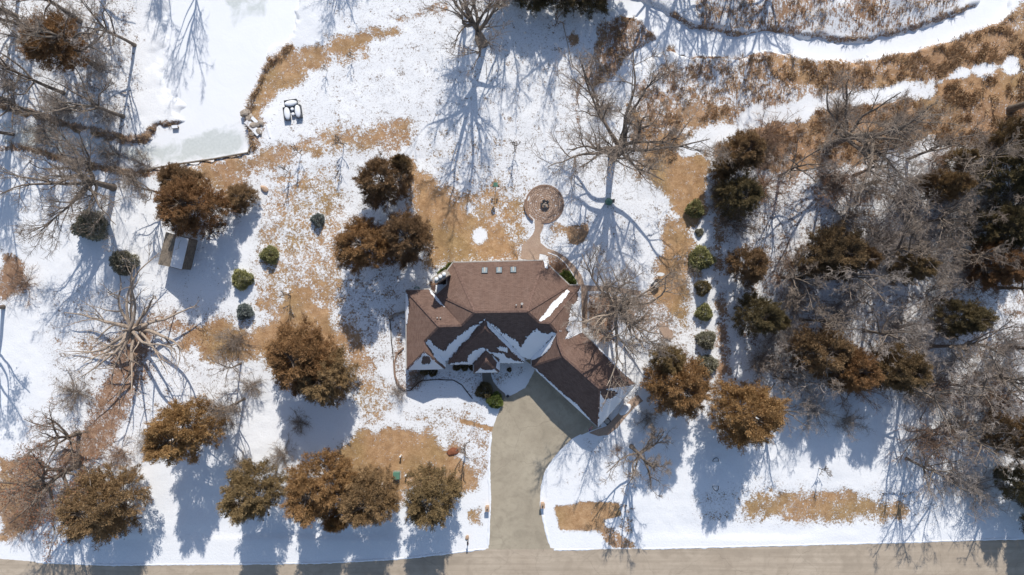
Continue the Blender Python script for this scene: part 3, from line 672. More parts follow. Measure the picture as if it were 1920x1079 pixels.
def roof_face(key):
    pts = [RW[k].copy() for k in FACES[key]]; pl = plane_fit(pts); PLN[key] = pl; n = pl[1]
    down = Vector((n.x, n.y, 0)); down = (down.normalized() if down.length > 1e-4 else Vector((0, -1, 0)))
    u = n.cross(Vector((0, 0, 1))).normalized(); v = u.cross(n).normalized()
    bm = bmesh.new(); uvl = bm.loops.layers.uv.new("UVMap")
    top = [bm.verts.new(p) for p in pts]; bot = [bm.verts.new(p - Vector((0, 0, 0.16))) for p in pts]
    ft = bm.faces.new(top); ft.normal_update()
    bm.faces.new(bot[::-1])
    k = len(top)
    for i in range(k): bm.faces.new((top[i], bot[i], bot[(i + 1) % k], top[(i + 1) % k]))
    bmesh.ops.recalc_face_normals(bm, faces=bm.faces)
    bmesh.ops.triangulate(bm, faces=[f for f in bm.faces if len(f.verts) > 4])
    for f in bm.faces:
        for l in f.loops: l[uvl].uv = (l.vert.co.dot(u), l.vert.co.dot(v))
    me = bpy.data.meshes.new("roof_slope"); bm.to_mesh(me); bm.free(); me.materials.append(M_shingle)
    o = link("roof_slope", me, house); o.matrix_parent_inverse = house.matrix_world.inverted() if False else Matrix.Translation(-house.location)
    return o
def hp(o):  # parent to house keeping world coordinates
    o.parent = house; o.matrix_parent_inverse = Matrix.Translation(-house.location); return o
for k in FACES: roof_face(k)
# ridge and hip caps
m = MB()
for a, b in [('RL', 'RR'), ('RL', 'A'), ('RR', 'B'), ('RR', 'C'), ('RL', 'A4'), ('RL', 'LE'), ('RR', 'EV'), ('LW0', 'LE'), ('LW0', 'LB0'), ('LW0', 'LW1'), ('LW1', 'LW2'), ('LW2', 'LF0'), ('LW2', 'LF1'), ('CW0', 'CW1'), ('CW1', 'CF0'), ('CW1', 'CF1'),
             ('EN0', 'EN1'), ('EN1', 'EL1'), ('EN1', 'ER1'), ('EV', 'E2'), ('E2', 'C2'), ('E2', 'F1'), ('F1', 'G1'), ('G1', 'GR0'), ('GR0', 'GR1'), ('GR0', 'GF0'), ('GR1', 'GF1'), ('GR1', 'GB1')]:
    m = MB(); pa, pb_ = RW[a], RW[b]; L = (pb_ - pa).length; n = max(1, int(L / 0.9))
    for i in range(n):
        q0 = pa.lerp(pb_, i / n); q1 = pa.lerp(pb_, (i + 0.97) / n); lift = Vector((0, 0, 0.02 + 0.012 * (i % 2)))
        m.strip(q0 + lift, q1 + lift, 0.26, 0.05)
    hp(m.build("ridge_cap", M_ridge))
EAVE = ['A', 'B', 'C', 'C2', 'D', 'GB1', 'GF1', 'GF0', 'F2', 'F3', 'CF1', 'ER0', 'ER1', 'EL1', 'EL0', 'CF0', 'F4', 'F5', 'LF1', 'LF0', 'LB0', 'LB1', 'A4', 'A3', 'A2']
for i, a in enumerate(EAVE):
    b = EAVE[(i + 1) % len(EAVE)]; m = MB(); pa, pb_ = RW[a], RW[b]
    if (pb_ - pa).length < 0.35: continue
    d = (pb_ - pa).normalized(); out = Vector((d.y, -d.x, 0)) * -1   # loop runs clockwise seen from above -> outward is left
    m.strip(pa + out * 0.07 - Vector((0, 0, 0.05)), pb_ + out * 0.07 - Vector((0, 0, 0.05)), 0.13, 0.13)
    hp(m.build("gutter", M_gutter))
# walls
loop = ['A', 'B', 'C', 'C2', 'D', 'GB1', 'GF1', 'GF0', 'F2', 'F3', 'CF1', 'CF0', 'F4', 'LF1', 'LF0', 'LB0', 'LB1', 'A4', 'A3', 'A2']
lp = [Vector((RW[k].x, RW[k].y)) for k in loop]; ins = []
for i, p in enumerate(lp):
    a = (p - lp[i - 1]).normalized(); b = (lp[(i + 1) % len(lp)] - p).normalized()
    na = Vector((a.y, -a.x)); nb = Vector((b.y, -b.x)); k = max(0.35, 1 + na.dot(nb)); ins.append(p + (na + nb) / k * 0.42)
door_spec = []
for i in range(len(ins)):
    a, b = ins[i], ins[(i + 1) % len(ins)]; L = (b - a).length
    if L < 0.3: continue
    d = (b - a).normalized(); m = MB(); n_out = Vector((-d.y, d.x)); mid = (a + b) / 2; rz = math.atan2(d.y, d.x)
    c = mid - n_out * 0.10
    m.box((c.x, c.y, 1.5), (L + 0.01, 0.2, 3.1), rz)
    wall = hp(m.build("wall", M_wall))
    key = loop[i]
    def panel(u, z, w, h, name, mat, kids=True):
        q = a + d * (L * u) + n_out * 0.02
        mm = MB(); mm.box((q.x, q.y, z), (w, 0.08, h), rz); f = hp(mm.build(name, mat))
        return f, q
    if key == 'GF1':
        for u in (0.2, 0.5, 0.8):
            f, q = panel(u, 1.2, 2.7, 2.3, "garage_door", M_white)
            for k in range(4):
                mm = MB(); q2 = q + n_out * 0.05; mm.box((q2.x, q2.y, 0.35 + k * 0.56), (2.6, 0.03, 0.5), rz)
                o = mm.build("door_panel", M_white); o.parent = f
    elif L > 3:
        k = max(1, int(L / 3.4))
        for j in range(k):
            f, q = panel((j + .5) / k, 1.6, 1.25, 1.5, "window", M_frame)
            q2 = q + n_out * 0.035
            for s_ in (-1, 1):
                mm = MB(); q3 = q2 + d * s_ * 0.28; mm.box((q3.x, q3.y, 1.6), (0.5, 0.04, 1.3), rz); o = mm.build("pane", M_glass); o.parent = f
fd = MB(); fd.box((P(911, 684).x, P(911, 684).y, 1.15), (1.1, 0.12, 2.2)); hp(fd.build("front_door", M_wood))
for x in (891.5, 933):
    m = MB(); q = P(x, 694); m.box((q.x, q.y, 1.5), (0.3, 0.3, 3.0)); hp(m.build("porch_post", M_stone))
# chimney, on the diagonal back-left wall
ch = P(826, 519, 8.3); m = MB(); rz = math.radians(33)
u = Vector((math.cos(rz), math.sin(rz), 0)); w_ = Vector((-math.sin(rz), math.cos(rz), 0))
m.box((ch.x, ch.y, 4.1), (1.75, 0.62, 8.2), rz); hp(m.build("chimney", M_stone)); chim = house.children[-1]
m = MB(); m.box((ch.x, ch.y, 8.27), (2.0, 0.82, 0.16), rz); o = m.build("chimney_cap", M_stone); o.parent = chim; o.matrix_parent_inverse = Matrix.Identity(4)
for k in (-1, 0, 1):
    q = ch + u * k * 0.55; m = MB(); m.lathe((q.x, q.y, 8.35), [(.20, 0), (.20, .25), (.25, .27), (.25, .34), (.12, .40)], 12)
    o = m.build("flue_pot", M_white, None, True); o.parent = chim
q = P(826, 545, 2.9)
m = MB(); m.prism([(P(x, y, 2.9).x, P(x, y, 2.9).y) for x, y in [(812, 536), (839, 520), (840, 536), (818, 554), (806, 545)]], 2.6, 2.75); hp(m.build("alcove_roof", M_shingle))
# skylights and vent pipes
sk = PLN['back']
for (x, y) in [(908.8, 508.5), (935.8, 508), (962.5, 507.3)]:
    n = sk[1]; uu = Vector((1, 0, 0)); uu = (uu - n * uu.dot(n)).normalized(); vv = n.cross(uu).normalized()
    def oct_box(name, c, sx, sy, sz, mat, parent=None):
        R = Matrix((uu, vv, n)).transposed(); mm = MB(); mm.box((0, 0, 0), (sx, sy, sz)); mm.v = [R @ v + c for v in mm.v]
        return mm.build(name, mat, parent)
    c = ray_plane(x, y, sk) + n * 0.06
    f = hp(oct_box("skylight", c, 0.80, 1.15, 0.14, M_dark)); oct_box("skylight_glass", c + n * 0.075, 0.66, 1.0, 0.02, M_glass, f)
    oct_box("blind", c + n * 0.088 + vv * 0.15, 0.14, 0.8, 0.006, M_frame, f)
for key, x, y, hh, r_ in [('back', 968, 572, .55, .06), ('back', 978.5, 570, .75, .10), ('lback', 820.5, 596, .4, .06), ('lback', 826.5, 596, .4, .06)]:
    c = ray_plane(x, y, PLN[key]); m = MB(); m.cyl(c - Vector((0, 0, .15)), c + Vector((0, 0, hh)), r_, r_, 10); m.cyl(c + Vector((0, 0, hh)), c + Vector((0, 0, hh + .09)), r_ * 1.7, r_ * 1.4, 10)
    hp(m.build("vent_pipe", M_gutter))
# snow lying on the roof, each drift a ragged raised patch
Z1 = lambda pts: [(720 + x / 3.84, 460 + y / 3.84) for x, y in pts]
Z2 = lambda pts: [(720 + x / 3.84, 600 + y / 3.84) for x, y in pts]
def roof_snow(key, poly, amp=1.2, hole=None, seed=1, th=0.08, clip=True, step=0.55, plane=None):
    pl = plane or PLN[key]; xs = [p[0] for p in poly]; ys = [p[1] for p in poly]
    X, Y = np.meshgrid(np.arange(min(xs) - 1, max(xs) + 1.5, step), np.arange(min(ys) - 1, max(ys) + 1.5, step))
    s0 = sdf(X, Y, poly); nz = (vnoise(X, Y, 4.5, seed) - .5) * 2 + (vnoise(X, Y, 1.5, seed + 1) - .5) * 2.2
    s_ = s0 + nz * amp - amp * .3
    if hole: s_ = np.minimum(s_, -(sdf(X, Y, hole) + nz * 1.6))
    if clip and not plane: s_ = np.minimum(s_, sdf(X, Y, [(960 + RW[k].x * PPM * H / (H - RW[k].z), 539.5 - RW[k].y * PPM * H / (H - RW[k].z)) for k in FACES[key]]) + 1.6)
    keep = s_ > 0
    if keep.sum() < 6: return
    ii = -np.ones(X.shape, int); ii[keep] = np.arange(keep.sum()); c, n = pl
    kx = X[keep]; ky = Y[keep]; sv = s_[keep]; vs = []
    for x, y, q in zip(kx, ky, sv):
        p = ray_plane(x, y, pl); vs.append(p + n * (0.025 + th * min(1, q / 1.6) ** .6))
    a, b, c_, d_ = ii[:-1, :-1], ii[1:, :-1], ii[1:, 1:], ii[:-1, 1:]; ok = (a >= 0) & (b >= 0) & (c_ >= 0) & (d_ >= 0)
    if ok.sum() < 3: return
    me = mesh_np("snow_drift", np.array([list(v) for v in vs]), np.stack([a[ok], b[ok], c_[ok], d_[ok]], -1), M_snow, True)
    hp(link("snow_drift", me))
# front slope planar pieces share one plane
roof_snow('front', Z1([(290, 700), (330, 660), (345, 690), (372, 722), (400, 742), (432, 752), (452, 745), (458, 715), (500, 685), (520, 655), (560, 632), (590, 605), (640, 578), (700, 545), (728, 530), (470, 822), (462, 834), (438, 836)]), 1.6, seed=3)
roof_snow('front', Z1([(726, 532), (790, 572), (850, 622), (900, 648), (960, 690), (985, 725), (1005, 690), (1030, 650), (1070, 612), (1100, 600), (1150, 625), (1250, 628), (1066, 818), (1004, 818)]), 1.8, seed=5)
roof_snow('cright', Z1([(728, 530), (1015, 812), (1012, 850), (985, 832), (900, 752), (800, 650), (745, 590)]), .7, seed=7)
roof_snow('cfront', Z1([(600, 835), (606, 790), (650, 755), (690, 740), (735, 735), (735, 758), (648, 845), (640, 860), (470, 862), (475, 850), (560, 835)]), 1.2, seed=9)
roof_snow('cfront', Z1([(735, 735), (770, 765), (860, 775), (880, 800), (940, 822), (1005, 838), (1008, 850), (826, 852), (828, 820), (735, 757)]), 1.2, seed=10)
roof_snow('cfront', Z1([(815, 735), (850, 725), (895, 745), (890, 770), (840, 765)]), 1.5, seed=12)
roof_snow('enr', Z1([(735, 745), (835, 820), (835, 915), (802, 885), (808, 845), (775, 800)]), .5, seed=13)
roof_snow('enf', Z1([(650, 918), (732, 842), (700, 880), (715, 892), (760, 898), (800, 885), (832, 915)]), .6, seed=14)
roof_snow('lfront', Z1([(290, 765), (160, 900), (445, 895)]), .6, hole=Z1([(290, 800), (315, 800), (340, 830), (320, 850), (280, 850), (270, 830)]), seed=15)
roof_snow('lright', Z1([(290, 690), (445, 825), (445, 888), (400, 850), (350, 800), (355, 785)]), .7, seed=16)
roof_snow('left', Z1([(150, 330), (172, 352), (180, 420), (182, 490), (172, 560), (155, 575)]), .7, seed=17)
roof_snow('lv', Z1([(320, 312), (345, 322), (445, 448), (400, 448)]), .6, seed=18)
roof_snow('lback', Z1([(322, 318), (330, 345), (400, 430), (440, 452), (340, 330)]), .7, seed=19)
roof_snow('right', Z1([(1345, 330), (1300, 335), (1205, 415), (1160, 480), (1106, 545), (1130, 565)]), .7, seed=20)
roof_snow('eback', Z1([(1318, 318), (1340, 335), (1295, 400), (1240, 455), (1195, 510), (1125, 562), (1096, 546)]), .7, seed=21)
roof_snow('east', Z1([(1390, 350), (1405, 300), (1420, 290), (1426, 622), (1300, 684), (1296, 678), (1330, 625), (1308, 600), (1328, 530), (1345, 430), (1390, 400)]), 1.4, seed=22)
roof_snow('gback', Z1([(1424, 612), (1440, 622), (1830, 990), (1812, 1004), (1775, 970), (1700, 910), (1560, 770)]), .7, seed=23)
roof_snow('gback', Z1([(1424, 618), (1300, 684), (1312, 684), (1425, 632)]), .4, seed=24)
roof_snow('gleft', Z1([(1252, 626), (1058, 812), (1062, 835), (1140, 800), (1195, 745)]), .6, seed=25)
roof_snow('gfront', Z2([(1064, 336), (1100, 350), (1180, 425), (1260, 500), (1400, 615), (1490, 715), (1478, 728)]), .7, seed=26)
roof_snow('gend', Z2([(1552, 500), (1535, 780), (1820, 460)]), .6, hole=Z2([(1550, 495), (1640, 505), (1675, 525), (1640, 560), (1605, 575), (1575, 560), (1556, 530)]), seed=27)
roof_snow('diagr', Z1([(1146, 110), (1178, 122), (1182, 168), (1160, 172), (1150, 140)]), .5, seed=28)
roof_snow('east', Z1([(1250, 605), (1275, 618), (1262, 630)]), .6, seed=29)
roof_snow(None, Z1([(370, 285), (455, 280), (455, 290), (420, 325), (368, 350)]), .6, seed=30, plane=(Vector((0, 0, 2.76)), Vector((0, 0, 1))))

# ------------------------------------------------------------------ trees
LMK = [("the fire pit patio", 1021, 383), ("the frozen pond", 370, 270), ("the small shed", 330, 475), ("the house chimney", 826, 519), ("the garage wing", 1120, 740), ("the driveway mouth", 972, 1000), ("the creek bend", 1240, 80),
       ("the ice creek", 1600, 95), ("the snowy trail", 1500, 215), ("the top right corner", 1900, 20), ("the bottom right corner", 1900, 960), ("the top left corner", 20, 20), ("the bottom left corner", 20, 960), ("the right edge of the woods", 1890, 500), ("the shrub row", 1320, 560),
       ("the heart of the woods", 1640, 560), ("the bare dead tree", 262, 612), ("the green utility box", 745, 892), ("the house entry", 911, 695), ("the snowy seats", 550, 210), ("the left edge of the photo", 5, 600), ("the upper woods", 1640, 380), ("the lower woods", 1560, 760), ("the roadside grass patch", 1560, 955)]
used = set()
def where(px, py):
    L = sorted(LMK, key=lambda q: math.hypot(q[1] - px, q[2] - py)); out = []
    for nm, x, y in L[:4]:
        dx, dy = px - x, py - y; D = math.hypot(dx, dy)
        if D < 28: out.append("right beside " + nm); continue
        a = ('right' if dx > 0 else 'left') if abs(dx) > abs(dy) else ('below' if dy > 0 else 'above')
        b = '' if min(abs(dx), abs(dy)) < 0.4 * max(abs(dx), abs(dy)) else (('below' if dy > 0 else 'above') if abs(dx) > abs(dy) else ('right' if dx > 0 else 'left'))
        q = 'close ' if D < 75 else ('' if D < 160 else 'well ')
        if b: s_ = f"{q}{'above' if 'above' in (a, b) else 'below'} and {'right' if 'right' in (a, b) else 'left'} of {nm}"
        else: s_ = f"{q}{a} of {nm}" if a in ('left', 'right') else f"{q}{a} {nm}"
        out.append(s_)
    return out
def uniq(look, px, py):
    w = where(px, py)
    for cand in (f"{look} {w[0]}", f"{look} {w[0]}, {w[1]}", f"{look} {w[0]}, {w[2]}", f"{look} {w[1]}, {w[3]}", f"{look} {w[0]}, {w[3]}"):
        if cand not in used and len(cand.split()) <= 15: used.add(cand); return cand
    w = [q.replace('close ', '').replace('well ', '') for q in w]
    for size in ("smaller", "scruffier", "thinner", "darker", "outer", "inner", "lower", "paler"):
        cand = f"{size} {look.replace('bare tree beyond the top edge', 'bare tree')} {w[0]}"
        if cand not in used: used.add(cand); return cand
    cand = f"{look} {w[0].split(' and ')[-1]}"; used.add(cand); return cand

def tubes(polys, sides):
    """polys: list of (points (n,3), radii (n)) -> V,F quads"""
    Vs = []; Fs = []; base = 0
    ang = np.arange(sides) * 2 * math.pi / sides; ca, sa = np.cos(ang), np.sin(ang)
    for pts, rad in polys:
        n = len(pts); d = np.gradient(pts, axis=0); d /= np.linalg.norm(d, axis=1, keepdims=True) + 1e-9
        ref = np.array([0.0, 0, 1.0]) if abs(d[0, 2]) < 0.9 else np.array([1.0, 0, 0])
        a = np.cross(d, ref); a /= np.linalg.norm(a, axis=1, keepdims=True) + 1e-9; b = np.cross(d, a)
        ringp = pts[:, None, :] + rad[:, None, None] * (a[:, None, :] * ca[None, :, None] + b[:, None, :] * sa[None, :, None])
        Vs.append(ringp.reshape(-1, 3))
        i = np.arange(n - 1)[:, None] * sides; j = np.arange(sides)[None, :]; j2 = (j + 1) % sides
        Fs.append(np.stack([base + i + j, base + i + j2, base + i + sides + j2, base + i + sides + j], -1).reshape(-1, 4)); base += n * sides
    return np.concatenate(Vs), np.concatenate(Fs)

def grow_tree(seed, h=15.0, tr=0.42, fork=0.34, limbs=6, spread=1.0, lean=(0, 0), dens=1.0, twig=0.022, dead=False, up=0.10, limb_el=(25, 65)):
    R = np.random.RandomState(seed); trunk = []; br = {1: [], 2: [], 3: [], 4: [], 5: []}
    def unit(v): return v / (np.linalg.norm(v) + 1e-9)
    def branch(p, d, L, r0, r1, nseg, wander, upt):
        pts = [p]; rad = [r0]; d = unit(d)
        for i in range(nseg):
            d = unit(d + R.normal(0, wander, 3) + np.array([0, 0, upt])); p = p + d * L / nseg; pts.append(p); rad.append(r0 + (r1 - r0) * ((i + 1) / nseg) ** 0.85)
        return np.array(pts), np.array(rad)
    def side_dir(d, ang, az=None):
        ref = np.array([0, 0, 1.0]); a = unit(np.cross(d, ref) + 1e-6); b = np.cross(d, a); t = R.uniform(0, 2 * math.pi) if az is None else az
        return unit(d * math.cos(ang) + (a * math.cos(t) + b * math.sin(t)) * math.sin(ang))
    d0 = unit(np.array([lean[0], lean[1], 1.0]))
    tp, trd = branch(np.array([0, 0, -0.4]), d0, h * fork + .4, tr * 1.15, tr * 0.75, 5, 0.04, 0.05)
    trd[0] *= 1.3; trunk.append((tp, trd))
    # leader
    lp_, lr = branch(tp[-1], unit(tp[-1] - tp[-2]), h * (1 - fork) * (0.5 if dead else 0.92), tr * .72, 0.05, 9, 0.10, 0.10)
    stems = [(lp_, lr, 1)]; trunk.append((lp_, lr))
    az0 = R.uniform(0, 6.28)
    for i in range(limbs):
        t = R.uniform(0.6, 1.0) if i % 2 else 1.0
        if i < limbs * .55: p = tp[-1] * t + tp[-2] * (1 - t)
        else:
            k = R.randint(1, 5); p = lp_[k]
        az = az0 + i * 2.4 + R.normal(0, .25); el = math.radians(R.uniform(*limb_el))
        d = np.array([math.cos(az) * math.cos(el), math.sin(az) * math.cos(el), math.sin(el)])
        L = h * R.uniform(.40, .58) * spread
        q = branch(p, d, L, tr * R.uniform(.46, .64), 0.05, 10, 0.13, up * 0.6); br[1].append(q); stems.append((q[0], q[1], 1))
    def subdivide(parents, lev, n, lr_, ang, nseg, wander, rmin):
        out = []
        for pts, rad, _ in parents:
            Lp = np.linalg.norm(np.diff(pts, axis=0), axis=1).sum(); m = max(1, int(round(n * R.uniform(.75, 1.25))))
            for j in range(m):
                t = R.uniform(0.22 if lev < 4 else 0.1, 1.0); f = t * (len(pts) - 1); k = min(int(f), len(pts) - 2); p = pts[k] + (pts[k + 1] - pts[k]) * (f - k)
                d = unit(pts[k + 1] - pts[k]); dd = side_dir(d, math.radians(R.uniform(*ang)))
                dd = unit(dd + np.array([0, 0, 0.15])); r_ = max(rmin, (rad[k] * .62)); L = Lp * R.uniform(*lr_) * (1.15 - .5 * t)
                q = branch(p, dd, L, r_, rmin * .6, nseg, wander, up * .5); out.append((q[0], q[1], lev)); br[lev].append(q)
        return out
    l2 = subdivide(stems, 2, 6 * dens, (.30, .58), (25, 60), 7, 0.16, 0.026)
    l3 = subdivide(l2, 3, (4 if dead else 7) * dens, (.28, .60), (25, 65), 5, 0.18, twig)
    if not dead:
        l4 = subdivide(l3, 4, 7 * dens, (.35, .85), (25, 70), 3, 0.2, twig * .8)
    return trunk, br
def tree_meshes(name, seed, bark=None, twigm=None, **kw):
    trunk, br = grow_tree(seed, **kw)
    v, f = tubes(trunk, 9); mt = mesh_np(name + "_trunk", v, f, bark or M_bark, True)
    limb = br[1]; v1, f1 = tubes(limb, 6) if limb else (np.zeros((0, 3)), np.zeros((0, 4), int))
    v2, f2 = tubes(br[2], 4); v3, f3 = tubes(br[3], 3)
    parts = [(v1, f1), (v2, f2), (v3, f3)]
    if br[4]: parts.append(tubes(br[4], 3))
    def cat(ps):
        Vc = []; Fc = []; b = 0
        for v_, f_ in ps: Vc.append(v_); Fc.append(f_ + b); b += len(v_)
        return np.concatenate(Vc), np.concatenate(Fc)
    va, fa = cat(parts[:2]); ml = mesh_np(name + "_limbs", va, fa, bark or M_bark, True)
    vb, fb = cat(parts[2:]); mc = mesh_np(name + "_twigs", vb, fb, twigm or M_twig)
    tips = [q[0][-1] for q in br[3]] + [q[0][-1] for q in br[4]]
    return mt, ml, mc, tips
def bare_tree(meshes, px, py, sc=1.0, rz=0.0, label=None, look="bare grey deciduous tree", group="bare deciduous trees", name="bare_tree", szf=1.0):
    loc = P(px, py); loc.z = gz(px, py)
    t = empty(name, loc, label or uniq(look, px, py), "tree", group, rz, (sc, sc, sc * szf))
    link("trunk", meshes[0], t); link("limbs", meshes[1], t); link("crown", meshes[2], t)
    return t
def sprays(P0, D, L, Wd, R):
    """kite shaped leaf sprays; P0 (n,3) base, D (n,3) direction"""
    n = len(P0); ref = R.normal(0, 1, (n, 3)); s_ = np.cross(D, ref); s_ /= np.linalg.norm(s_, axis=1, keepdims=True) + 1e-9
    mid = P0 + D * (L * .45)[:, None]; V = np.stack([P0, mid + s_ * Wd[:, None], P0 + D * L[:, None], mid - s_ * Wd[:, None]], 1).reshape(-1, 3)
    return V, np.arange(n * 4).reshape(n, 4)
def cedar_mesh(seed, h=8.0, nb=150, per=520, low=0.08, cone=0.75, spray=0.155, lobes=0.2, name="cedar"):
    R = np.random.RandomState(seed); az = R.uniform(0, 2 * math.pi, nb); z0 = (low + (0.88 - low) * R.uniform(0, 1, nb) ** 0.85) * h; rad = 4.0
    ph = R.uniform(0, 6.28, 4)
    env = 1 + lobes * (np.sin(2 * az + ph[0]) * .4 + np.sin(3 * az + ph[1]) * .45 + np.sin(5 * az + ph[2]) * .4) + R.normal(0, .085, nb)
    q = z0 / h; prof = np.clip(1 - q, 0.02, 1) ** cone * np.clip(.70 + q * 1.5, 0, 1)
    Lr = rad * env * prof; rise = Lr * R.uniform(.25, .75, nb) * (0.55 + 0.8 * q)
    tip = np.stack([np.cos(az) * Lr, np.sin(az) * Lr, np.minimum(z0 + rise, h * 1.02)], 1); base = np.stack([np.zeros(nb), np.zeros(nb), z0], 1)
    P_, D_, L_, W_ = [], [], [], []; polys = []
    for i in range(nb):
        b, t = base[i], tip[i]; ax = t - b; Ln = np.linalg.norm(ax) + .3; axn = ax / Ln
        # secondary fans: sprays gathered on short twigs so that the outline frays
        nt = int(9 + 12 * Ln / rad); ut = R.uniform(.30, 1.0, nt) ** .75; wd = 0.27 * Ln * np.clip(1.15 - ut, .10, .6) + 0.16
        toff = R.normal(0, 1, (nt, 3)); toff /= np.linalg.norm(toff, axis=1, keepdims=True) + 1e-9; toff[:, 2] *= .6
        tb = b + ax * ut[:, None]; te = tb + axn * (.25 * Ln * (1.1 - ut) + .15)[:, None] + toff * wd[:, None]
        m = int(per * (0.3 + Ln / rad)); j = R.randint(0, nt, m); u = R.uniform(.15, 1.08, m) ** .8
        p = tb[j] + (te - tb)[j] * u[:, None] + R.normal(0, .075, (m, 3)); p[:, 2] -= .08 * Ln * u * (1 - u)
        dt = (te - tb)[j]; dt /= np.linalg.norm(dt, axis=1, keepdims=True) + 1e-9
        d = dt + R.normal(0, .42, (m, 3)) + np.array([0, 0, .18]); d /= np.linalg.norm(d, axis=1, keepdims=True)
        P_.append(p); D_.append(d); L_.append(spray * R.uniform(.5, 1.35, m)); W_.append(spray * R.uniform(.13, .27, m))
        if i % 3 == 0: polys.append((np.array([b, b + ax * .5 + [0, 0, -.04 * Ln], b + ax * .92]), np.array([.06, .04, .015])))
    Pc = np.concatenate(P_); k = 4.0 / np.percentile(np.hypot(Pc[:, 0], Pc[:, 1]), 96)
    Pc[:, :2] *= k
    V_, F_ = sprays(Pc, np.concatenate(D_), np.concatenate(L_), np.concatenate(W_), R)
    mc = mesh_np(name + "_foliage", V_, F_, M_leaf['rust'])
    polys.append((np.array([[0, 0, -.3], [0.05, 0, h * .3], [0, .05, h * .65], [0, 0, h * .93]]), np.array([.22, .18, .10, .03])))
    v, f = tubes(polys, 5); mt = mesh_np(name + "_trunk", v, f, M_bark, True)
    return mt, mc
CED = [cedar_mesh(100 + i, nb=185 + 8 * i, low=.05 + .02 * (i % 3), cone=[.48, .58, .52, .62, .55][i], lobes=[.10, .18, .13, .20, .15][i], name="cedar%d" % i) for i in range(5)]
def set_mat(o, mat):
    o.material_slots[0].link = 'OBJECT'; o.material_slots[0].material = mat; return o
LOOKS = dict(rust="rust orange bushy cedar", brown="dull brown feathery cedar", olive="olive brown bushy cedar", dark="dark green shaded cedar")
def cedar(px, py, wpx, h=8.0, tone_='rust', i=None, label=None, stem=0.0, group="winter brown cedars"):
    """px,py: where the crown's middle shows in the photograph; wpx: its width there"""
    if i is None: i = rnd.randrange(5)
    hm = stem + h * .36; k = (H - hm) / H; bx = 960 + (px - 960) * k; by = 539.5 + (py - 539.5) * k
    loc = P(bx, by); loc.z = gz(bx, by) + stem
    lean = abs(complex(px - 960, py - 539.5)) * h * .62 / H     # crown smeared outward by the view
    sx = (max(wpx - lean * .15, wpx * .85) / PPM * k) / 8.15; sz = h / 8.0
    t = empty("cedar", loc, label or uniq(LOOKS[tone_], px, py), "tree", group, rnd.uniform(0, 6.28), (sx * rnd.uniform(.95, 1.05), sx * rnd.uniform(.95, 1.05), sz))
    link("trunk", CED[i][0], t); set_mat(link("foliage", CED[i][1], t), M_leaf[tone_])
    if stem > 0.5:
        m = MB(); m.cyl((0, 0, -stem / sz - .3), (0, 0, 0.4), .30, .24, 8); link("stem", mesh_from("stem", m.v, m.f, M_bark, True), t)
    return t
# yard cedars
cedar(722, 345, 98, 9.5, 'brown', 0, "brown topped bushy cedar, uppermost of three behind the chimney"); cedar(757, 312, 38, 8.5, 'olive', 3, "small dark olive cedar spike poking out at the upper right of the uppermost cedar")
cedar(686, 462, 112, 10, 'rust', 1, "golden brown cedar, left one of the touching pair above the chimney"); cedar(766, 448, 104, 9.5, 'brown', 2, "reddish brown cedar, right one of the touching pair above the chimney")
cedar(572, 668, 130, 10.5, 'rust', 2, "largest rusty brown cedar left of the house"); cedar(615, 706, 108, 9, 'brown', 4, "duller brown cedar merged into the lower right of the largest one")
cedar(207, 938, 146, 11, 'brown', 3, "broad flat topped brown cedar beside the road at lower left")
cedar(362, 803, 124, 13, 'rust', 0, "round rust cedar with grey twigs over its right side"); cedar(484, 915, 118, 12, 'olive', 1, "thin ragged olive brown cedar by the road, second from the left")
cedar(603, 905, 126, 13, 'rust', 4, "bright orange brown cedar, tallest of the roadside row"); cedar(697, 925, 108, 12, 'brown', 2, "reddish brown cedar just left of the green utility box"); cedar(634, 972, 50, 6, 'rust', 3, "small rusty cedar at the lower tip of the roadside clump")
cedar(810, 922, 108, 12, 'olive', 0, "olive brown cedar just right of the green utility box")
cedar(1268, 722, 122, 11.5, 'rust', 1, "tall rusty cedar at the outer end of the garage"); cedar(1246, 672, 62, 9.5, 'olive', 2, "olive green cedar tucked behind the tall rusty one by the garage")
cedar(1390, 772, 130, 12.5, 'rust', 3, "orange brown cedar standing alone at the lower left rim of the woods")
cedar(374, 392, 118, 10.5, 'rust', 2, "rusty cedar overhanging the small shed"); cedar(345, 345, 76, 6.5, 'brown', 4, "small dull cedar above the one that overhangs the shed"); cedar(455, 372, 60, 4, 'brown', 1, "low brown scrubby cedar right of the one over the shed")
cedar(112, 85, 108, 7, 'rust', 1, "orange brown cedar high on a leaning trunk among the upper left trees", stem=5)
# cedars of the wood on the right
WH = 1.18
for x, y, w, h_, tn in [(1385, 290, 84, 7, 'brown'), (1352, 318, 50, 5, 'olive'), (1380, 372, 84, 7, 'dark'), (1398, 498, 78, 7, 'brown'), (1412, 592, 84, 8, 'dark'), (1552, 478, 120, 8, 'olive'), (1600, 486, 62, 7, 'brown'), (1700, 500, 72, 7, 'olive'),
                        (1766, 352, 66, 7, 'brown'), (1888, 330, 118, 9, 'dark'), (1905, 255, 80, 8, 'olive'), (1868, 430, 110, 9, 'dark'), (1856, 500, 104, 8, 'rust'), (1925, 400, 80, 8, 'olive'), (1528, 655, 104, 8, 'brown'), (1585, 690, 98, 8.5, 'rust'), (1668, 690, 106, 9, 'olive'),
                        (1790, 596, 84, 8, 'dark'), (1890, 812, 96, 8, 'brown'), (1905, 905, 80, 7, 'dark'), (1445, 600, 46, 6, 'dark'), (1790, 300, 46, 5, 'olive'), (1720, 345, 40, 5, 'brown')]:
    cedar(x, y, w * 0.98, h_ * WH, tn, group="cedars of the right hand wood")
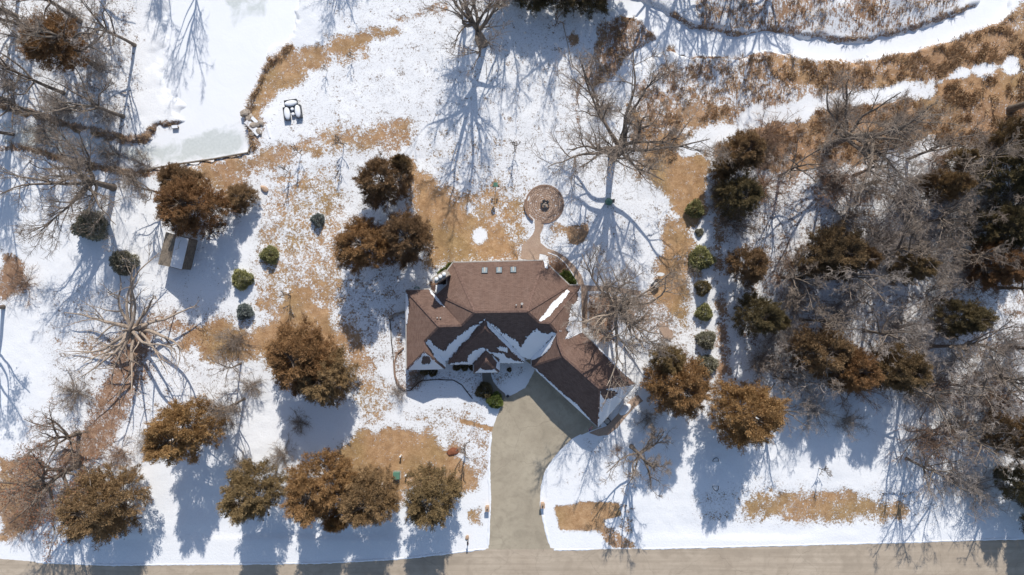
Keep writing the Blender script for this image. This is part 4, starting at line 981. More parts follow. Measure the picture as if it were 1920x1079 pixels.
for x, y, w, h_, tn in [(1000, -22, 90, 6, 'dark'), (1048, -14, 84, 6, 'dark'), (1108, -8, 80, 6, 'dark'), (950, -40, 80, 7, 'dark'), (1160, -40, 60, 7, 'dark')]:
    cedar(x, y, w, h_, tn, group="dark evergreens along the top edge")
# right edge, lower: cedars whose shadows reach the road
for x, y in [(1985, 900), (1960, 960)]: cedar(x, y, 100, 8, 'dark', group="cedars of the right hand wood")

# shrubs: small dense balls of sprays
def shrub_mesh(seed, name, n=4200, flat=.9, spray=.14):
    R = np.random.RandomState(seed); d = R.normal(0, 1, (n, 3)); d[:, 2] = np.abs(d[:, 2]) * 1.0 - .12; d /= np.linalg.norm(d, axis=1, keepdims=True)
    az = np.arctan2(d[:, 1], d[:, 0]); lob = 1 + .12 * np.sin(3 * az + seed * 1.7) + .06 * np.sin(4 * az + seed) + .07 * np.sin(7 * az + d[:, 2] * 5 + seed * 2) + .06 * np.sin(11 * d[:, 2] + 3 * az)
    r = R.uniform(.55, 1.0, n) ** .6 * lob; p = d * r[:, None] * .92; p[:, 2] = np.maximum(p[:, 2] * flat + .12, 0)
    dd = d + R.normal(0, .5, (n, 3)); dd /= np.linalg.norm(dd, axis=1, keepdims=True)
    V_, F_ = sprays(p, dd, spray * R.uniform(.6, 1.4, n), spray * R.uniform(.18, .34, n), R); me = mesh_np(name, V_, F_, M_leaf['green'])
    polys = [(np.array([[0, 0, -.1], [0, 0, .35]]), np.array([.08, .06]))]
    for i in range(14):
        q = d[i] * .8; polys.append((np.array([[0, 0, .1], q * .5, q]), np.array([.035, .025, .01])))
    v, f = tubes(polys, 4); return me, mesh_np(name + "_stem", v, f, M_bark)
SH = [shrub_mesh(31 + i, "shrub%d" % i, flat=[.9, 1.0, 1.3][i]) for i in range(3)]
shv = {}
def shrub(px, py, wpx, tone_, label, i=0, hz=1.0, group=None):
    r_ = wpx / 2 / PPM; hm = r_ * .6; k = (H - hm) / H; bx = 960 + (px - 960) * k; by = 539.5 + (py - 539.5) * k; loc = P(bx, by); loc.z = gz(bx, by)
    t = empty("shrub", loc, label, "shrub", group, rnd.uniform(0, 6), (r_, r_, r_ * hz)); set_mat(link("foliage", SH[i][0], t), M_leaf[tone_]); link("stems", SH[i][1], t); return t
g1 = "round clipped shrubs in the left yard"
shrub(505, 478, 34, 'green', "round green shrub on a snowy bed, upper of the two greenest in the left yard", 0, 1.3, g1)
shrub(453, 524, 39, 'green', "largest round green shrub in the left yard", 1, 1.2, g1)
shrub(458, 585, 31, 'blue', "blue green shrub below the largest round green one", 0, 1.4, g1)
shrub(595, 412, 25, 'blue', "small blue green shrub between the snowy seats and the cedar pair", 2, 1.2, g1)
shrub(169, 424, 56, 'grey', "grey olive shrub left of the small shed", 1, 1.5, g1)
shrub(231, 492, 46, 'grey', "pale grey shrub between the shed and the dead tree", 2, 1.3, g1)
shrub(908, 734, 32, 'dark', "dark round boxwood in the house shadow beside the front walk", 0, 1.1, "boxwoods by the front walk")
shrub(928, 752, 31, 'box', "sunlit yellow green boxwood at the driveway's upper left corner", 1, 1.1, "boxwoods by the front walk")
g2 = "row of shrubs on the bank right of the house"
shrub(1305, 392, 34, 'green', "topmost green shrub of the row on the bank", 0, 1.5, g2); shrub(1316, 485, 46, 'green', "widest shrub of the row on the bank, second from the top", 1, 1.2, g2)
shrub(1312, 436, 16, 'grey', "tiny shrub of the bank row, between the topmost and the widest", 1, 1.2, g2)
shrub(1318, 540, 30, 'dark', "dark shrub of the bank row just below the widest one", 2, 1.2, g2); shrub(1322, 587, 32, 'green', "olive shrub of the bank row level with the main roof ridge", 0, 1.2, g2)
shrub(1326, 638, 36, 'grey', "grey green shrub of the bank row level with the garage roof top", 2, 1.2, g2); shrub(1328, 686, 40, 'grey', "lowest shrub of the bank row, beside the tall rusty cedar", 1, 1.1, g2)
g3 = "foundation shrubs around the house"
shrub(848, 503, 24, 'box', "upper one of two dark green shrubs under the eave beside the chimney", 1, 1.2, g3); shrub(832, 513, 22, 'box', "shrub at the chimney's upper side, lower of the two there", 0, 1.3, g3)
shrub(1062, 522, 30, 'box', "green shrub in the mulch bed at the roof's right diagonal eave", 2, 1.0, g3); shrub(1074, 532, 16, 'box', "small shrub squeezed beside the curved path near the roof corner", 1, 1.0, g3)
for x, y, w, lb in [(795, 697, 16, "small dark shrub under the left hip eave, left one of two"), (811, 698, 18, "small dark shrub under the left hip eave, right one of two"), (856, 689, 15, "leftmost dark shrub under the centre front eave"), (871, 689, 15, "middle dark shrub under the centre front eave"), (885, 690, 12, "dark shrub touching the entry roof's left side"), (955, 694, 9, "tiny dark shrub right of the entry")]:
    shrub(x, y, w, 'dark', lb, rnd.randrange(3), 1.0, g3)

# bare trees: a few grown meshes, the big ones each grown on their own
HERO = dict(
    t1=tree_meshes("oak_a", 11, h=15.5, tr=.48, fork=.31, limbs=8, spread=1.30, lean=(-.08, .02), dens=1.0, limb_el=(12, 60)),
    t2=tree_meshes("oak_b", 27, h=16.0, tr=.50, fork=.31, limbs=12, spread=1.32, lean=(-.04, 0), dens=1.12, limb_el=(12, 60)),
    t3=tree_meshes("maple", 35, bark=M_pale, twigm=M_twig, h=15, tr=.46, fork=.20, limbs=15, spread=1.35, dens=1.05, twig=.021, limb_el=(30, 70)),
    t4=tree_meshes("oak_c", 46, h=17, tr=.5, fork=.32, limbs=11, spread=1.2, dens=1.05),
    t8=tree_meshes("dead_tree", 52, bark=M_pale, twigm=M_pale, h=8.5, tr=.50, fork=.30, limbs=15, spread=2.35, dens=.75, dead=True, twig=.03, limb_el=(2, 34), up=.03),
    t12=tree_meshes("oak_d", 61, h=13, tr=.42, fork=.25, limbs=9, spread=1.15, dens=.95, limb_el=(18, 55)),
    t15=tree_meshes("elm", 73, h=12.5, tr=.27, fork=.32, limbs=8, spread=.85, dens=1.0, twig=.02),
)
GEN = [tree_meshes("tree%d" % i, 200 + i, h=14, tr=.25, fork=.38, limbs=7, spread=.90, dens=.82, twigm=[M_twig, M_twig_grey, M_twig][i]) for i in range(3)]
SAP = [tree_meshes("sapling%d" % i, 300 + i, h=4.5, tr=.05, fork=.25, limbs=5, spread=.55, dens=.55, twig=.010) for i in range(2)]
gb = "big bare trees of the yard"
bare_tree(HERO['t1'], 907, 83, label="big bare oak at the top centre, trunk shadow pointing down the snow", group=gb)
bare_tree(HERO['t2'], 1148, 292, label="big bare oak above and right of the fire pit patio", group=gb)
bare_tree(HERO['t3'], 1150, 574, 1.0, label="pale many limbed bare tree between the house and the shrub row", group=gb)
bare_tree(HERO['t4'], 1549, 278, label="big dark bare oak just below the snowy trail on the right", group=gb)
bare_tree(HERO['t8'], 268, 613, label="dead looking pale tree with long spreading limbs left of the house", group=gb)
bare_tree(HERO['t12'], 150, 872, label="bare oak with clinging rust leaves near the lower left corner", group=gb)
bare_tree(HERO['t15'], 1184, 838, label="crooked bare tree below the garage, its shadow crossing the road", group=gb)
bare_tree(HERO['t4'], 1895, 205, .9, 2.1, label="bare oak cut by the right edge near the brown meadow", group=gb)
bare_tree(HERO['t2'], 212, 352, .85, 2.0, label="bare oak on the pond's near bank, left of the small shed", group=gb)
bare_tree(GEN[0], 311, 364, .6, 1, label="small bare tree touching the cedars above the shed", group=gb)
bare_tree(GEN[1], 452, 682, .5, 0, label="small thin tree in the brown patch left of the largest cedar", group=gb)
bare_tree(GEN[0], 458, 748, .66, 2, label="twiggy grey tree leaning over the round rust cedar", group=gb)
bare_tree(GEN[2], 5, 576, 1.0, 2, label="bare tree at the left edge with a long straight shadow", group=gb)
bare_tree(HERO['t12'], 150, 872 - 60, .7, 2.5, label="smaller rust leaved oak just above the one at lower left", group=gb)
# rust leaves clinging on the oaks at lower left
def clinging(tips, seed, n, parent, frac=1.0):
    R = np.random.RandomState(seed); T = np.array(tips); T = T[R.choice(len(T), n)] + R.normal(0, .22, (n, 3)); D = R.normal(0, 1, (n, 3)); D /= np.linalg.norm(D, axis=1, keepdims=True)
    V_, F_ = sprays(T, D, R.uniform(.10, .24, n), R.uniform(.05, .10, n), R); link("leaves", mesh_np("clinging_leaves", V_, F_, M_leaf['leafrust']), parent)
oaks = [o for o in bpy.data.objects if o.parent is None and "label" in o and "rust leave" in o["label"].replace("leaves", "leave").replace("leaved", "leave")]
for i, o in enumerate(oaks): clinging(HERO['t12'][3], 5 + i, 3600 if i == 0 else 1300, o)
cl = [o for o in bpy.data.objects if o.parent is None and "label" in o and "left edge with a long" in o["label"]][0]
clinging(GEN[2][3], 9, 2500, cl)
# upper left wood
for x, y, s_, k in [(188, 132, 1.25, 0), (251, 84, .85, 1), (231, 219, 1.0, 2), (120, 175, 1.0, 0), (60, 110, 1.2, 1), (20, 190, 1.1, 2), (150, 40, 1.1, 2), (200, -20, 1.0, 0), (90, -10, 1.2, 1), (30, 30, 1.1, 0), (-20, 80, 1.2, 2), (70, 215, .9, 1), (140, 225, .8, 0), (170, 235, .7, 1),
                    (40, -60, 1.2, 0), (130, -90, 1.3, 1), (200, -90, 1.2, 2), (-40, -40, 1.2, 0), (-50, 160, 1.2, 1), (20, 250, 1.0, 0), (110, 120, .9, 2), (205, 60, .8, 0), (175, 90, .7, 1),
                    (70, 60, .9, 0), (-60, 260, 1.1, 2)]:
    if rnd.random() < .3: continue
    bare_tree(GEN[k], x, y, s_ * rnd.uniform(.95, 1.05), rnd.uniform(0, 6), look="bare slender tree" if k else "bare brown tree", group="bare trees of the upper left wood")
bare_tree(GEN[1], 376, -118, .62, 1.3, label="tall slim bare tree beyond the top edge whose shadow crosses the pond snow", group="trees beyond the top edge", szf=2.1)
for x, y, s_, k in [(322, -165, .95, 0), (652, -150, .95, 2), (1225, -120, 1.3, 1), (1165, -120, 1.3, 0), (1085, -90, 1.2, 2), (880, -60, 1.1, 0), (965, -90, 1.2, 1), (1450, -95, 1.2, 2), (1330, -70, .9, 1), (1380, -100, 1.0, 0), (1290, -130, 1.2, 2), (1010, 60, .0, 0)]:
    if s_: bare_tree(GEN[k], x, y, s_, rnd.uniform(0, 6), look="bare tree beyond the top edge casting a shadow into view", group="trees beyond the top edge")
# thickets: many stemmed twiggy growth
def thicket_mesh(seed, name, mat, h=5.0, r=4.2, stems=18, dens=1.0, tw=.017):
    R = np.random.RandomState(seed); A_ = []; 
    def unit(v): return v / (np.linalg.norm(v) + 1e-9)
    def br(p, d, L, r0, n, wn_):
        pts = [p]; 
        for i in range(n): d = unit(d + R.normal(0, wn_, 3)); pts.append(pts[-1] + d * L / n)
        return np.array(pts), np.linspace(r0, r0 * .35, n + 1)
    st = []
    for i in range(stems):
        az = R.uniform(0, 6.28); el = math.radians(R.uniform(25, 80)); d = np.array([math.cos(az) * math.cos(el), math.sin(az) * math.cos(el), math.sin(el)])
        p = np.array([R.normal(0, .5), R.normal(0, .5), -.2]); q = br(p, d, min(h / max(math.sin(el), .4), r / max(math.cos(el), .2)) * R.uniform(.75, 1.05), .055, 6, .12); st.append(q)
    l2 = []; l3 = []
    for pts, _ in st:
        for j in range(int(12 * dens)):
            k = R.randint(1, 6); d = unit(unit(pts[k] - pts[k - 1]) + R.normal(0, .65, 3) + [0, 0, .1]); l2.append(br(pts[k], d, R.uniform(.8, 2.1), tw * 1.4, 4, .22))
    for pts, _ in l2:
        for j in range(int(8 * dens)):
            k = R.randint(1, 5); d = unit(unit(pts[k] - pts[k - 1]) + R.normal(0, .7, 3)); l3.append(br(pts[k], d, R.uniform(.35, .95), tw, 2, .2))
    for a, sd_ in ((st, 5), (l2, 3), (l3, 3)): A_.append(tubes(a, sd_))
    b = len(A_[0][0]); ms = mesh_np(name + "_stems", A_[0][0], A_[0][1], M_bark, True)
    V_ = np.concatenate([A_[1][0], A_[2][0]]); F_ = np.concatenate([A_[1][1], A_[2][1] + len(A_[1][0])]); return ms, mesh_np(name + "_twigs", V_, F_, mat)
THK = [thicket_mesh(400, "thicket_grey", M_twig_grey), thicket_mesh(401, "thicket_brown", M_twig), thicket_mesh(402, "thicket_rust", M_twig_red), thicket_mesh(403, "thicket_tall", M_twig_grey, h=7.5, r=3.8, stems=14)]
def thicket(px, py, wpx, k, label=None, group="twiggy thickets", hz=1.0):
    h_ = 2.4; kk = (H - h_) / H; bx = 960 + (px - 960) * kk; by = 539.5 + (py - 539.5) * kk; loc = P(bx, by); loc.z = gz(bx, by); s_ = wpx / PPM / 7.2
    t = empty("thicket", loc, label or uniq(["grey twiggy thicket", "brown twiggy thicket", "reddish twiggy thicket", "tall pale twiggy thicket"][k], px, py), "bush", group, rnd.uniform(0, 6), (s_, s_, s_ * hz))
    link("stems", THK[k][0], t); link("twigs", THK[k][1], t)
for x, y, w, k in [(1700, 378, 120, 0), (1640, 345, 90, 1), (1600, 410, 90, 1), (1475, 705, 120, 3), (1760, 560, 100, 3), (1835, 622, 110, 0), (1700, 610, 90, 0), (1500, 560, 90, 1), (1470, 440, 100, 1), (1750, 830, 130, 2), (1700, 800, 90, 1), (1850, 860, 120, 1), (1900, 700, 100, 0), (1530, 770, 80, 0),
                   (1800, 430, 90, 0), (1850, 660, 90, 0), (1440, 350, 90, 2), (1490, 310, 90, 1), (1560, 330, 80, 1), (1620, 560, 90, 3), (1580, 590, 80, 0), (1740, 470, 90, 0), (1660, 440, 90, 0), (1780, 500, 80, 0), (1440, 500, 70, 0), (1460, 620, 80, 3), (1430, 680, 70, 0), (1830, 740, 80, 0), (1800, 800, 90, 1), (1890, 760, 90, 2),
                   (1450, 250, 90, 2), (1530, 250, 80, 2), (1640, 230, 90, 2), (1700, 230, 90, 1), (1760, 240, 90, 1), (1820, 230, 90, 2), (1880, 270, 90, 1), (1680, 290, 90, 1), (1740, 300, 80, 0), (1830, 300, 80, 0), (1790, 350, 90, 0), (1860, 180, 80, 1), (1590, 200, 70, 1), (1400, 250, 60, 2),
                   (1850, 930, 90, 0), (1800, 900, 80, 0), (1910, 640, 80, 0), (1600, 800, 60, 0), (1500, 640, 70, 0), (1730, 690, 80, 0), (1520, 400, 80, 1), (1570, 460, 70, 0), (1560, 540, 80, 0), (1670, 560, 80, 3),
                   (1660, 760, 60, 0), (1480, 500, 70, 0), (1350, 360, 50, 1)]:
    if rnd.random() < (.55 if y < 330 else .28): continue
    thicket(x, y, w, k, group="thickets of the right hand wood")
RX = random.Random(41); extra = []
WOOD = [(1350, 330), (1480, 230), (1920, 160), (1935, 930), (1850, 900), (1700, 820), (1500, 790), (1430, 700), (1380, 560)]
while len(extra) < 22:
    x = RX.uniform(1350, 1935); y = RX.uniform(170, 930)
    if sdf(np.array([x]), np.array([y]), WOOD)[0] > 10 and all(math.hypot(x - a, y - b) > 34 for a, b in extra): extra.append((x, y))
for x, y in extra: thicket(x, y, RX.uniform(60, 105), RX.choice([0, 0, 1, 1, 3, 2]) if y > 330 else RX.choice([1, 2, 2]), group="thickets of the right hand wood", hz=RX.uniform(.8, 1.3))
for x, y, w, k in [(135, 270, 90, 2), (60, 240, 90, 1), (190, 285, 80, 1), (260, 225, 60, 2), (120, 150, 80, 0), (40, 150, 80, 0), (200, 180, 70, 1), (80, 60, 80, 0), (20, 220, 80, 1), (270, 330, 70, 1), (250, 300, 60, 1), (230, 330, 60, 1), (160, 320, 80, 1), (215, 250, 50, 1), (170, 110, 70, 0), (30, 60, 70, 0), (120, 20, 60, 0), (100, 200, 80, 0), (180, 210, 70, 0)]:
    if rnd.random() < .4: continue
    thicket(x, y, w * .9, k, group="thickets on the pond banks")
for x, y, w, k, lb in [(120, 740, 80, 1, None), (430, 640, 70, 1, None), (550, 800, 46, 1, "small reddish bush in the shade below the largest cedar"), (405, 780, 90, 1, "grey twigs tangled over the round rust cedar"), (460, 730, 60, 1, None), (60, 930, 110, 2, None), (30, 980, 80, 2, None), (210, 860, 60, 2, None), (260, 830, 50, 1, None),
                   (778, 712, 34, 1, "bare brown bush in the bed at the house's lower left corner"), (1163, 850, 20, 2, "small reddish bush right of the driveway bend"), (1050, 498, 36, 2, "bare reddish bush in the mulch bed by the patio door"), (1220, 790, 50, 0, "thin grey bush below the tall rusty cedar"), (440, 880, 50, 1, None), (515, 860, 60, 1, None),
                   (1110, 580, 26, 2, "low brown bush beside the paved strip right of the house"), (1135, 200, 60, 1, None), (745, 740, 40, 0, "frosty grey bush at the outer curve of the bed edging"), (20, 530, 70, 2, "rusty leaved scrub at the left edge of the lawn")]:
    thicket(x, y, w, k, lb, group="scattered bushes of the yard", hz=.7)
# trees inside the right wood
for x, y, s_, k in [(1462, 330, .8, 1), (1745, 650, .95, 0), (1845, 400, 1.0, 2), (1800, 300, .9, 0), (1690, 720, .9, 1), (1830, 700, 1.0, 0), (1560, 520, .9, 1), (1640, 470, .9, 0), (1460, 520, .75, 2), (1700, 860, .75, 1), (1770, 800, .9, 2), (1840, 830, .9, 0), (1500, 600, .8, 0), (1620, 620, .8, 1), (1890, 650, 1.0, 1),
                    (1720, 420, .8, 2), (1600, 330, .8, 1), (1700, 300, .8, 0), (1870, 540, .9, 1), (1450, 760, .6, 1), (1780, 720, .8, 1), (1910, 300, 1.0, 1), (1520, 700, .7, 2), (1940, 780, .9, 0), (1790, 480, .8, 0)]:
    bare_tree(GEN[k], x, y, s_, rnd.uniform(0, 6), look="bare grey tree" if k == 1 else "bare brown tree", group="bare trees of the right hand wood")
# saplings with thin shadows
for x, y, s_, lb in [(566, 290, .9, "thin sapling in the bare patch below the snowy seats"), (546, 324, .9, "thin sapling nearest the flat boulder"), (645, 271, 1.1, "thin sapling midway between seats and the uppermost cedar"), (967, 281, 1.0, "slim sapling above and left of the fire pit"), (546, 555, 1.0, "sapling above the largest cedar"), (871, 832, 1.2, "slim tree left of the driveway, shadow falling on snow"),
                     (662, 110, .6, "tiny sapling on the lower edge of the shoreline grass"), (614, 134, .6, "tiny sapling left of another on the shoreline grass"), (1040, 52, 1.1, "thin sapling below the dark evergreens at the top"), (890, 790, .3, "short stake like seedling on the front lawn snow"), (1536, 878, .9, "thin sapling in the snow above the roadside grass")]:
    t = bare_tree(SAP[0 if s_ > .8 else 1], x, y, s_, rnd.uniform(0, 6), label=lb, group="young saplings", name="sapling")

# ------------------------------------------------------------------ dry reeds and tall grass (stuff)
def reeds():
    R = np.random.RandomState(77); X = []; 
    n = 16000; x = R.uniform(1075, 1935, n * 2); y = R.uniform(-25, 300, n * 2)
    c, tn = cover_at(x, y); cr = sdf(x, y, CREEK)
    clump = vnoise(x, y, 14, 21); keep = (c > .42) & (cr < -2) & (R.rand(len(x)) < (c - .35) * 1.4 * sm(.32, .62, clump))
    x, y = x[keep], y[keep]
    x2 = R.uniform(455, 560, 3000); y2 = R.uniform(60, 290, 3000); ds = line_dist(x2, y2, [(476, 280), (466, 215), (482, 160), (500, 120), (545, 86)]); k2 = ds < 5
    x3 = R.uniform(0, 340, 5000); y3 = R.uniform(190, 335, 5000); ds = np.minimum(line_dist(x3, y3, [(0, 204), (60, 219), (125, 238), (200, 258), (268, 268), (285, 244), (330, 238)]), line_dist(x3, y3, [(0, 264), (60, 281), (130, 300), (205, 319), (275, 328)])); k3 = (ds < 6) & (R.rand(5000) < .5)
    x = np.concatenate([x, x2[k2], x3[k3]]); y = np.concatenate([y, y2[k2], y3[k3]]); m = len(x)
    z = ground_height(x, y); nb = 7; bx = np.repeat((x - 960) / PPM, nb); by = np.repeat(-(y - 539.5) / PPM, nb); bz = np.repeat(z, nb)
    N = m * nb; hgt = R.uniform(.25, .85, N); flow = np.repeat(vnoise(x, y, 40, 4) * 6.28, nb)
    d = np.stack([np.cos(flow) * .5 + R.normal(0, .45, N), np.sin(flow) * .5 + R.normal(0, .45, N), R.uniform(.35, 1.2, N)], 1); d /= np.linalg.norm(d, axis=1, keepdims=True)
    P0 = np.stack([bx + R.normal(0, .10, N), by + R.normal(0, .10, N), bz - .03], 1)
    V_, F_ = sprays(P0, d, hgt, np.full(N, .035), R); me = mesh_np("dry_reeds", V_, F_, M_leaf['reed']); meta(link("dry_reeds", me), kind="stuff")
reeds()
def litter(name, n, region, mat, seed, size=(.06, .14), thr=.5):
    R = np.random.RandomState(seed); x = R.uniform(region[0], region[2], n); y = R.uniform(region[1], region[3], n); c, tn = cover_at(x, y)
    k = R.rand(n) < np.clip((c - .12) * thr, 0, 1); 
    k &= (sdf(x, y, [(730, 480), (1200, 470), (1200, 830), (1040, 1030), (910, 1030), (740, 800)]) < 0) & (y < 1010) & (sdf(x, y, CREEK) < -8) & (sdf(x, y, POND) < -8)
    x, y = x[k], y[k]; z = ground_height(x, y); N = len(x); D = R.normal(0, 1, (N, 3)); D[:, 2] = np.abs(D[:, 2]) * .5; D /= np.linalg.norm(D, axis=1, keepdims=True)
    V_, F_ = sprays(np.stack([(x - 960) / PPM, -(y - 539.5) / PPM, z + .01], 1), D, R.uniform(size[0] * 2, size[1] * 2, N), R.uniform(size[0] * .6, size[1] * .6, N), R)
    meta(link(name, mesh_np(name, V_, F_, mat)), kind="stuff")
litter("grass_tufts", 90000, (0, -20, 1920, 1010), M_leaf['reed'], 5, thr=.6, size=(.03, .07))
litter("leaf_litter", 26000, (90, 560, 420, 900), M_leaf['leafrust'], 6, thr=.9, size=(.035, .08))

# ------------------------------------------------------------------ shed
def shed():
    t = empty("shed", P(335, 475), "small weathered shed, its gable roof half covered in snow", "shed")
    he, hr = 2.5, 3.6
    L0, L1 = P(311, 435, he), P(296, 496, he); R0, R1 = P(355, 447, he), P(341, 507, he); T0, T1 = P(331, 441, hr), P(319, 501, hr)
    def add(name, vs, mat, th=.08):
        vs = [v - t.location for v in vs]; k = len(vs); m = MB(); m.add(vs + [v - Vector((0, 0, th)) for v in vs], [tuple(range(k)), tuple(range(2 * k - 1, k - 1, -1))] + [(i, i + k, (i + 1) % k + k, (i + 1) % k) for i in range(k)])
        o = m.build(name, mat, t); bm = bmesh.new(); bm.from_mesh(o.data); bmesh.ops.recalc_face_normals(bm, faces=bm.faces); bm.to_mesh(o.data); bm.free(); return o
    # roof boards, left slope bare
    n = 9
    for i in range(n):
        a0, a1 = i / n, (i + .95) / n
        add("roof_board", [L0.lerp(T0, a0), L1.lerp(T1, a0), L1.lerp(T1, a1), L0.lerp(T0, a1)], M_wood, .05 + .01 * (i % 2))
    add("roof_slope", [T0, T1, R1, R0], M_wood)
    vs = [T0, T1, R1, R0]; up = Vector((0, 0, .10)); c = sum(vs, Vector()) / 4
    add("snow_cover", [v.lerp(c, .04) + up for v in vs], M_snow, .09)
    def wall(a, b, gable=None):
        a = a.lerp(c, .08); b = b.lerp(c, .08); q = [Vector((a.x, a.y, -.1)), Vector((b.x, b.y, -.1)), Vector((b.x, b.y, he - .05))] + ([Vector((gable.lerp(c, .08).x, gable.lerp(c, .08).y, hr - .1))] if gable else []) + [Vector((a.x, a.y, he - .05))]
        n_ = (q[1] - q[0]).cross(Vector((0, 0, 1))).normalized(); vs = [v - t.location for v in q]; k = len(vs); m = MB(); m.add(vs + [v + n_ * .07 for v in vs], [tuple(range(k)), tuple(range(2 * k - 1, k - 1, -1))] + [(i, i + k, (i + 1) % k + k, (i + 1) % k) for i in range(k)]); return m.build("wall", M_wood, t)
    wall(L0, L1); wall(R1, R0); wall(L1, R1, T1); wall(R0, L0, T0)
    for i in range(5):  # battens on the wall that faces the house
        a = R0.lerp(R1, .12 + i * .19); m = MB(); q = a.lerp(c, .055) - t.location; m.box((q.x, q.y, 1.2 ), (.09, .09, 2.4)); m.build("batten", M_twig_grey, t)
shed()

# ------------------------------------------------------------------ small things
M_sofa = plain("woven_grey_frame", (0.11, 0.11, 0.115), 0.8, 0.4, 8)
def seats():
    c = P(550, 210)
    base = gz(550, 210)
    R = Matrix.Rotation(math.radians(8), 3, 'Z')
    def bench(off, L, Dp, rz, label):
        q = c + R @ Vector(off); t = empty("outdoor_sofa", (q.x, q.y, base), label, "sofa", "snow covered outdoor seats", math.radians(8) + rz)
        m = MB(); m.box((0, 0, .28), (L, Dp, .30)); m.build("seat_base", M_sofa, t)
        m = MB(); m.box((0, Dp / 2 + .04, .38), (L + .04, .07, .62)); m.build("backrest", M_sofa, t)
        for s_ in (-1, 1): m = MB(); m.box((s_ * (L / 2 + .03), 0, .40), (.06, Dp, .50)); m.build("armrest", M_sofa, t)
        m = MB()
        m.lathe((0, -.02, .43), [(1.10, 0), (1.12, .10), (1.0, .22), (.6, .28), (.05, .30)], 20, L / 2, Dp / 2); m.build("snow_cushion", M_snow, t, True)
    bench((.0, 1.02, 0), 1.6, .72, 0, "snow topped outdoor sofa, upper one of the dark seating group near the pond")
    bench((-.72, -.28, 0), 1.6, .72, math.pi / 2, "snow topped outdoor sofa, left one of the dark seating group near the pond")
    bench((.78, -.18, 0), 1.6, .72, -math.pi / 2, "snow topped outdoor sofa, right one of the dark seating group near the pond")
    for (off, lb) in (((.04, .22, 0), "small snow capped table between the sofas, upper one"), ((.06, -.45, 0), "small snow capped table between the sofas, lower one")):
        q = c + R @ Vector(off); t = empty("side_table", (q.x, q.y, base), lb, "table", "snow capped side tables", math.radians(8))
        m = MB(); m.box((0, 0, .36), (.46, .46, .06)); m.build("table_top", M_dark, t)
        for sx in (-1, 1):
            for sy in (-1, 1): m = MB(); m.box((sx * .18, sy * .18, .17), (.05, .05, .34)); m.build("leg", M_dark, t)
        m = MB(); m.lathe((0, 0, .39), [(.22, 0), (.22, .10), (.14, .16), (.03, .17)], 10); m.build("snow_cap", M_snow, t, True)
seats()
# boulder
def boulder(px, py, s, name, label, mat=M_rock, snow=False, seed=1, group=None, flat=.45):
    bm = bmesh.new(); bmesh.ops.create_icosphere(bm, subdivisions=2, radius=1)
    for v in bm.verts:
        k = 1 + .28 * mnoise.noise(v.co * 1.3 + Vector((seed, 0, 0))); v.co = Vector((v.co.x * s[0] * k, v.co.y * s[1] * k, v.co.z * flat * k * min(s)))
    me = bpy.data.meshes.new(name); bm.to_mesh(me); bm.free(); me.materials.append(mat); o = link(name, me); o.location = P(px, py) + Vector((0, 0, gz(px, py) + .1)); o.rotation_euler = (0, 0, seed); return meta(o, label, "rock", group)
boulder(497, 355, (.65, .36), "boulder", "flat tan boulder at the edge of the bare patch below the pond", M_tan, seed=2.6, flat=1.0)
boulder(850, 847, (.9, .5), "mulch_mound", "reddish brown heap of mulch on the front lawn", plain("red_mulch", (.22, .085, .045), .95, .35, 4), seed=.3, flat=.35)["category"] = "mulch pile"
for i, (x, y, s_) in enumerate([(462, 214, .8), (470, 224, .7), (478, 236, .75), (486, 248, .6), (474, 252, .5), (490, 232, .5)]):
    boulder(x, y, (s_, s_ * .7), "shore_rock", ["leftmost grey rock of the stone landing on the pond shore", "second grey rock of the pond landing, by the upper plank", "third rock of the pond landing, between the planks", "rock at the right end of the pond landing", "small rock at the pond landing's waterline", "small upper right rock of the pond landing"][i], seed=i * 1.7, group="rocks of the pond landing", flat=.6)
def plank(x0, y0, x1, y1, w, z, label, snow=True, name="dock", cat="dock", n=1):
    a, b = P(x0, y0), P(x1, y1); t = empty(name, ((a.x + b.x) / 2, (a.y + b.y) / 2, 0), label, cat); L = (b - a).length; rz = math.atan2(b.y - a.y, b.x - a.x); t.rotation_euler = (0, 0, rz)
    k = max(2, int(L / .6))
    for i in range(k):
        m = MB(); m.box((-L / 2 + (i + .5) * L / k, 0, z), (L / k * .93, w, .08)); m.build("board", M_wood, t)
    for s_ in (-1, 1): m = MB(); m.box((s_ * L * .4, 0, z / 2 - .4), (.14, .14, abs(z) + .8)); m.build("post", M_wood, t)
    if snow: m = MB(); m.box((0, .03, z + .10), (L * .97, w * .86, .10)); m.build("snow_cover", M_snow, t)
plank(463, 228, 488, 254, .9, .25, "snow topped plank dock running down from the stone landing"); plank(474, 222, 484, 232, .5, .3, "short snow topped step at the head of the plank dock", name="step", cat="step")
plank(322, 239, 333, 238, .45, -.1, "tiny snowy plank pier on the far bank of the pond"); plank(500, 234, 507, 260, .18, .12, "snow covered timber edging lying right of the pond landing", name="timber", cat="timber")
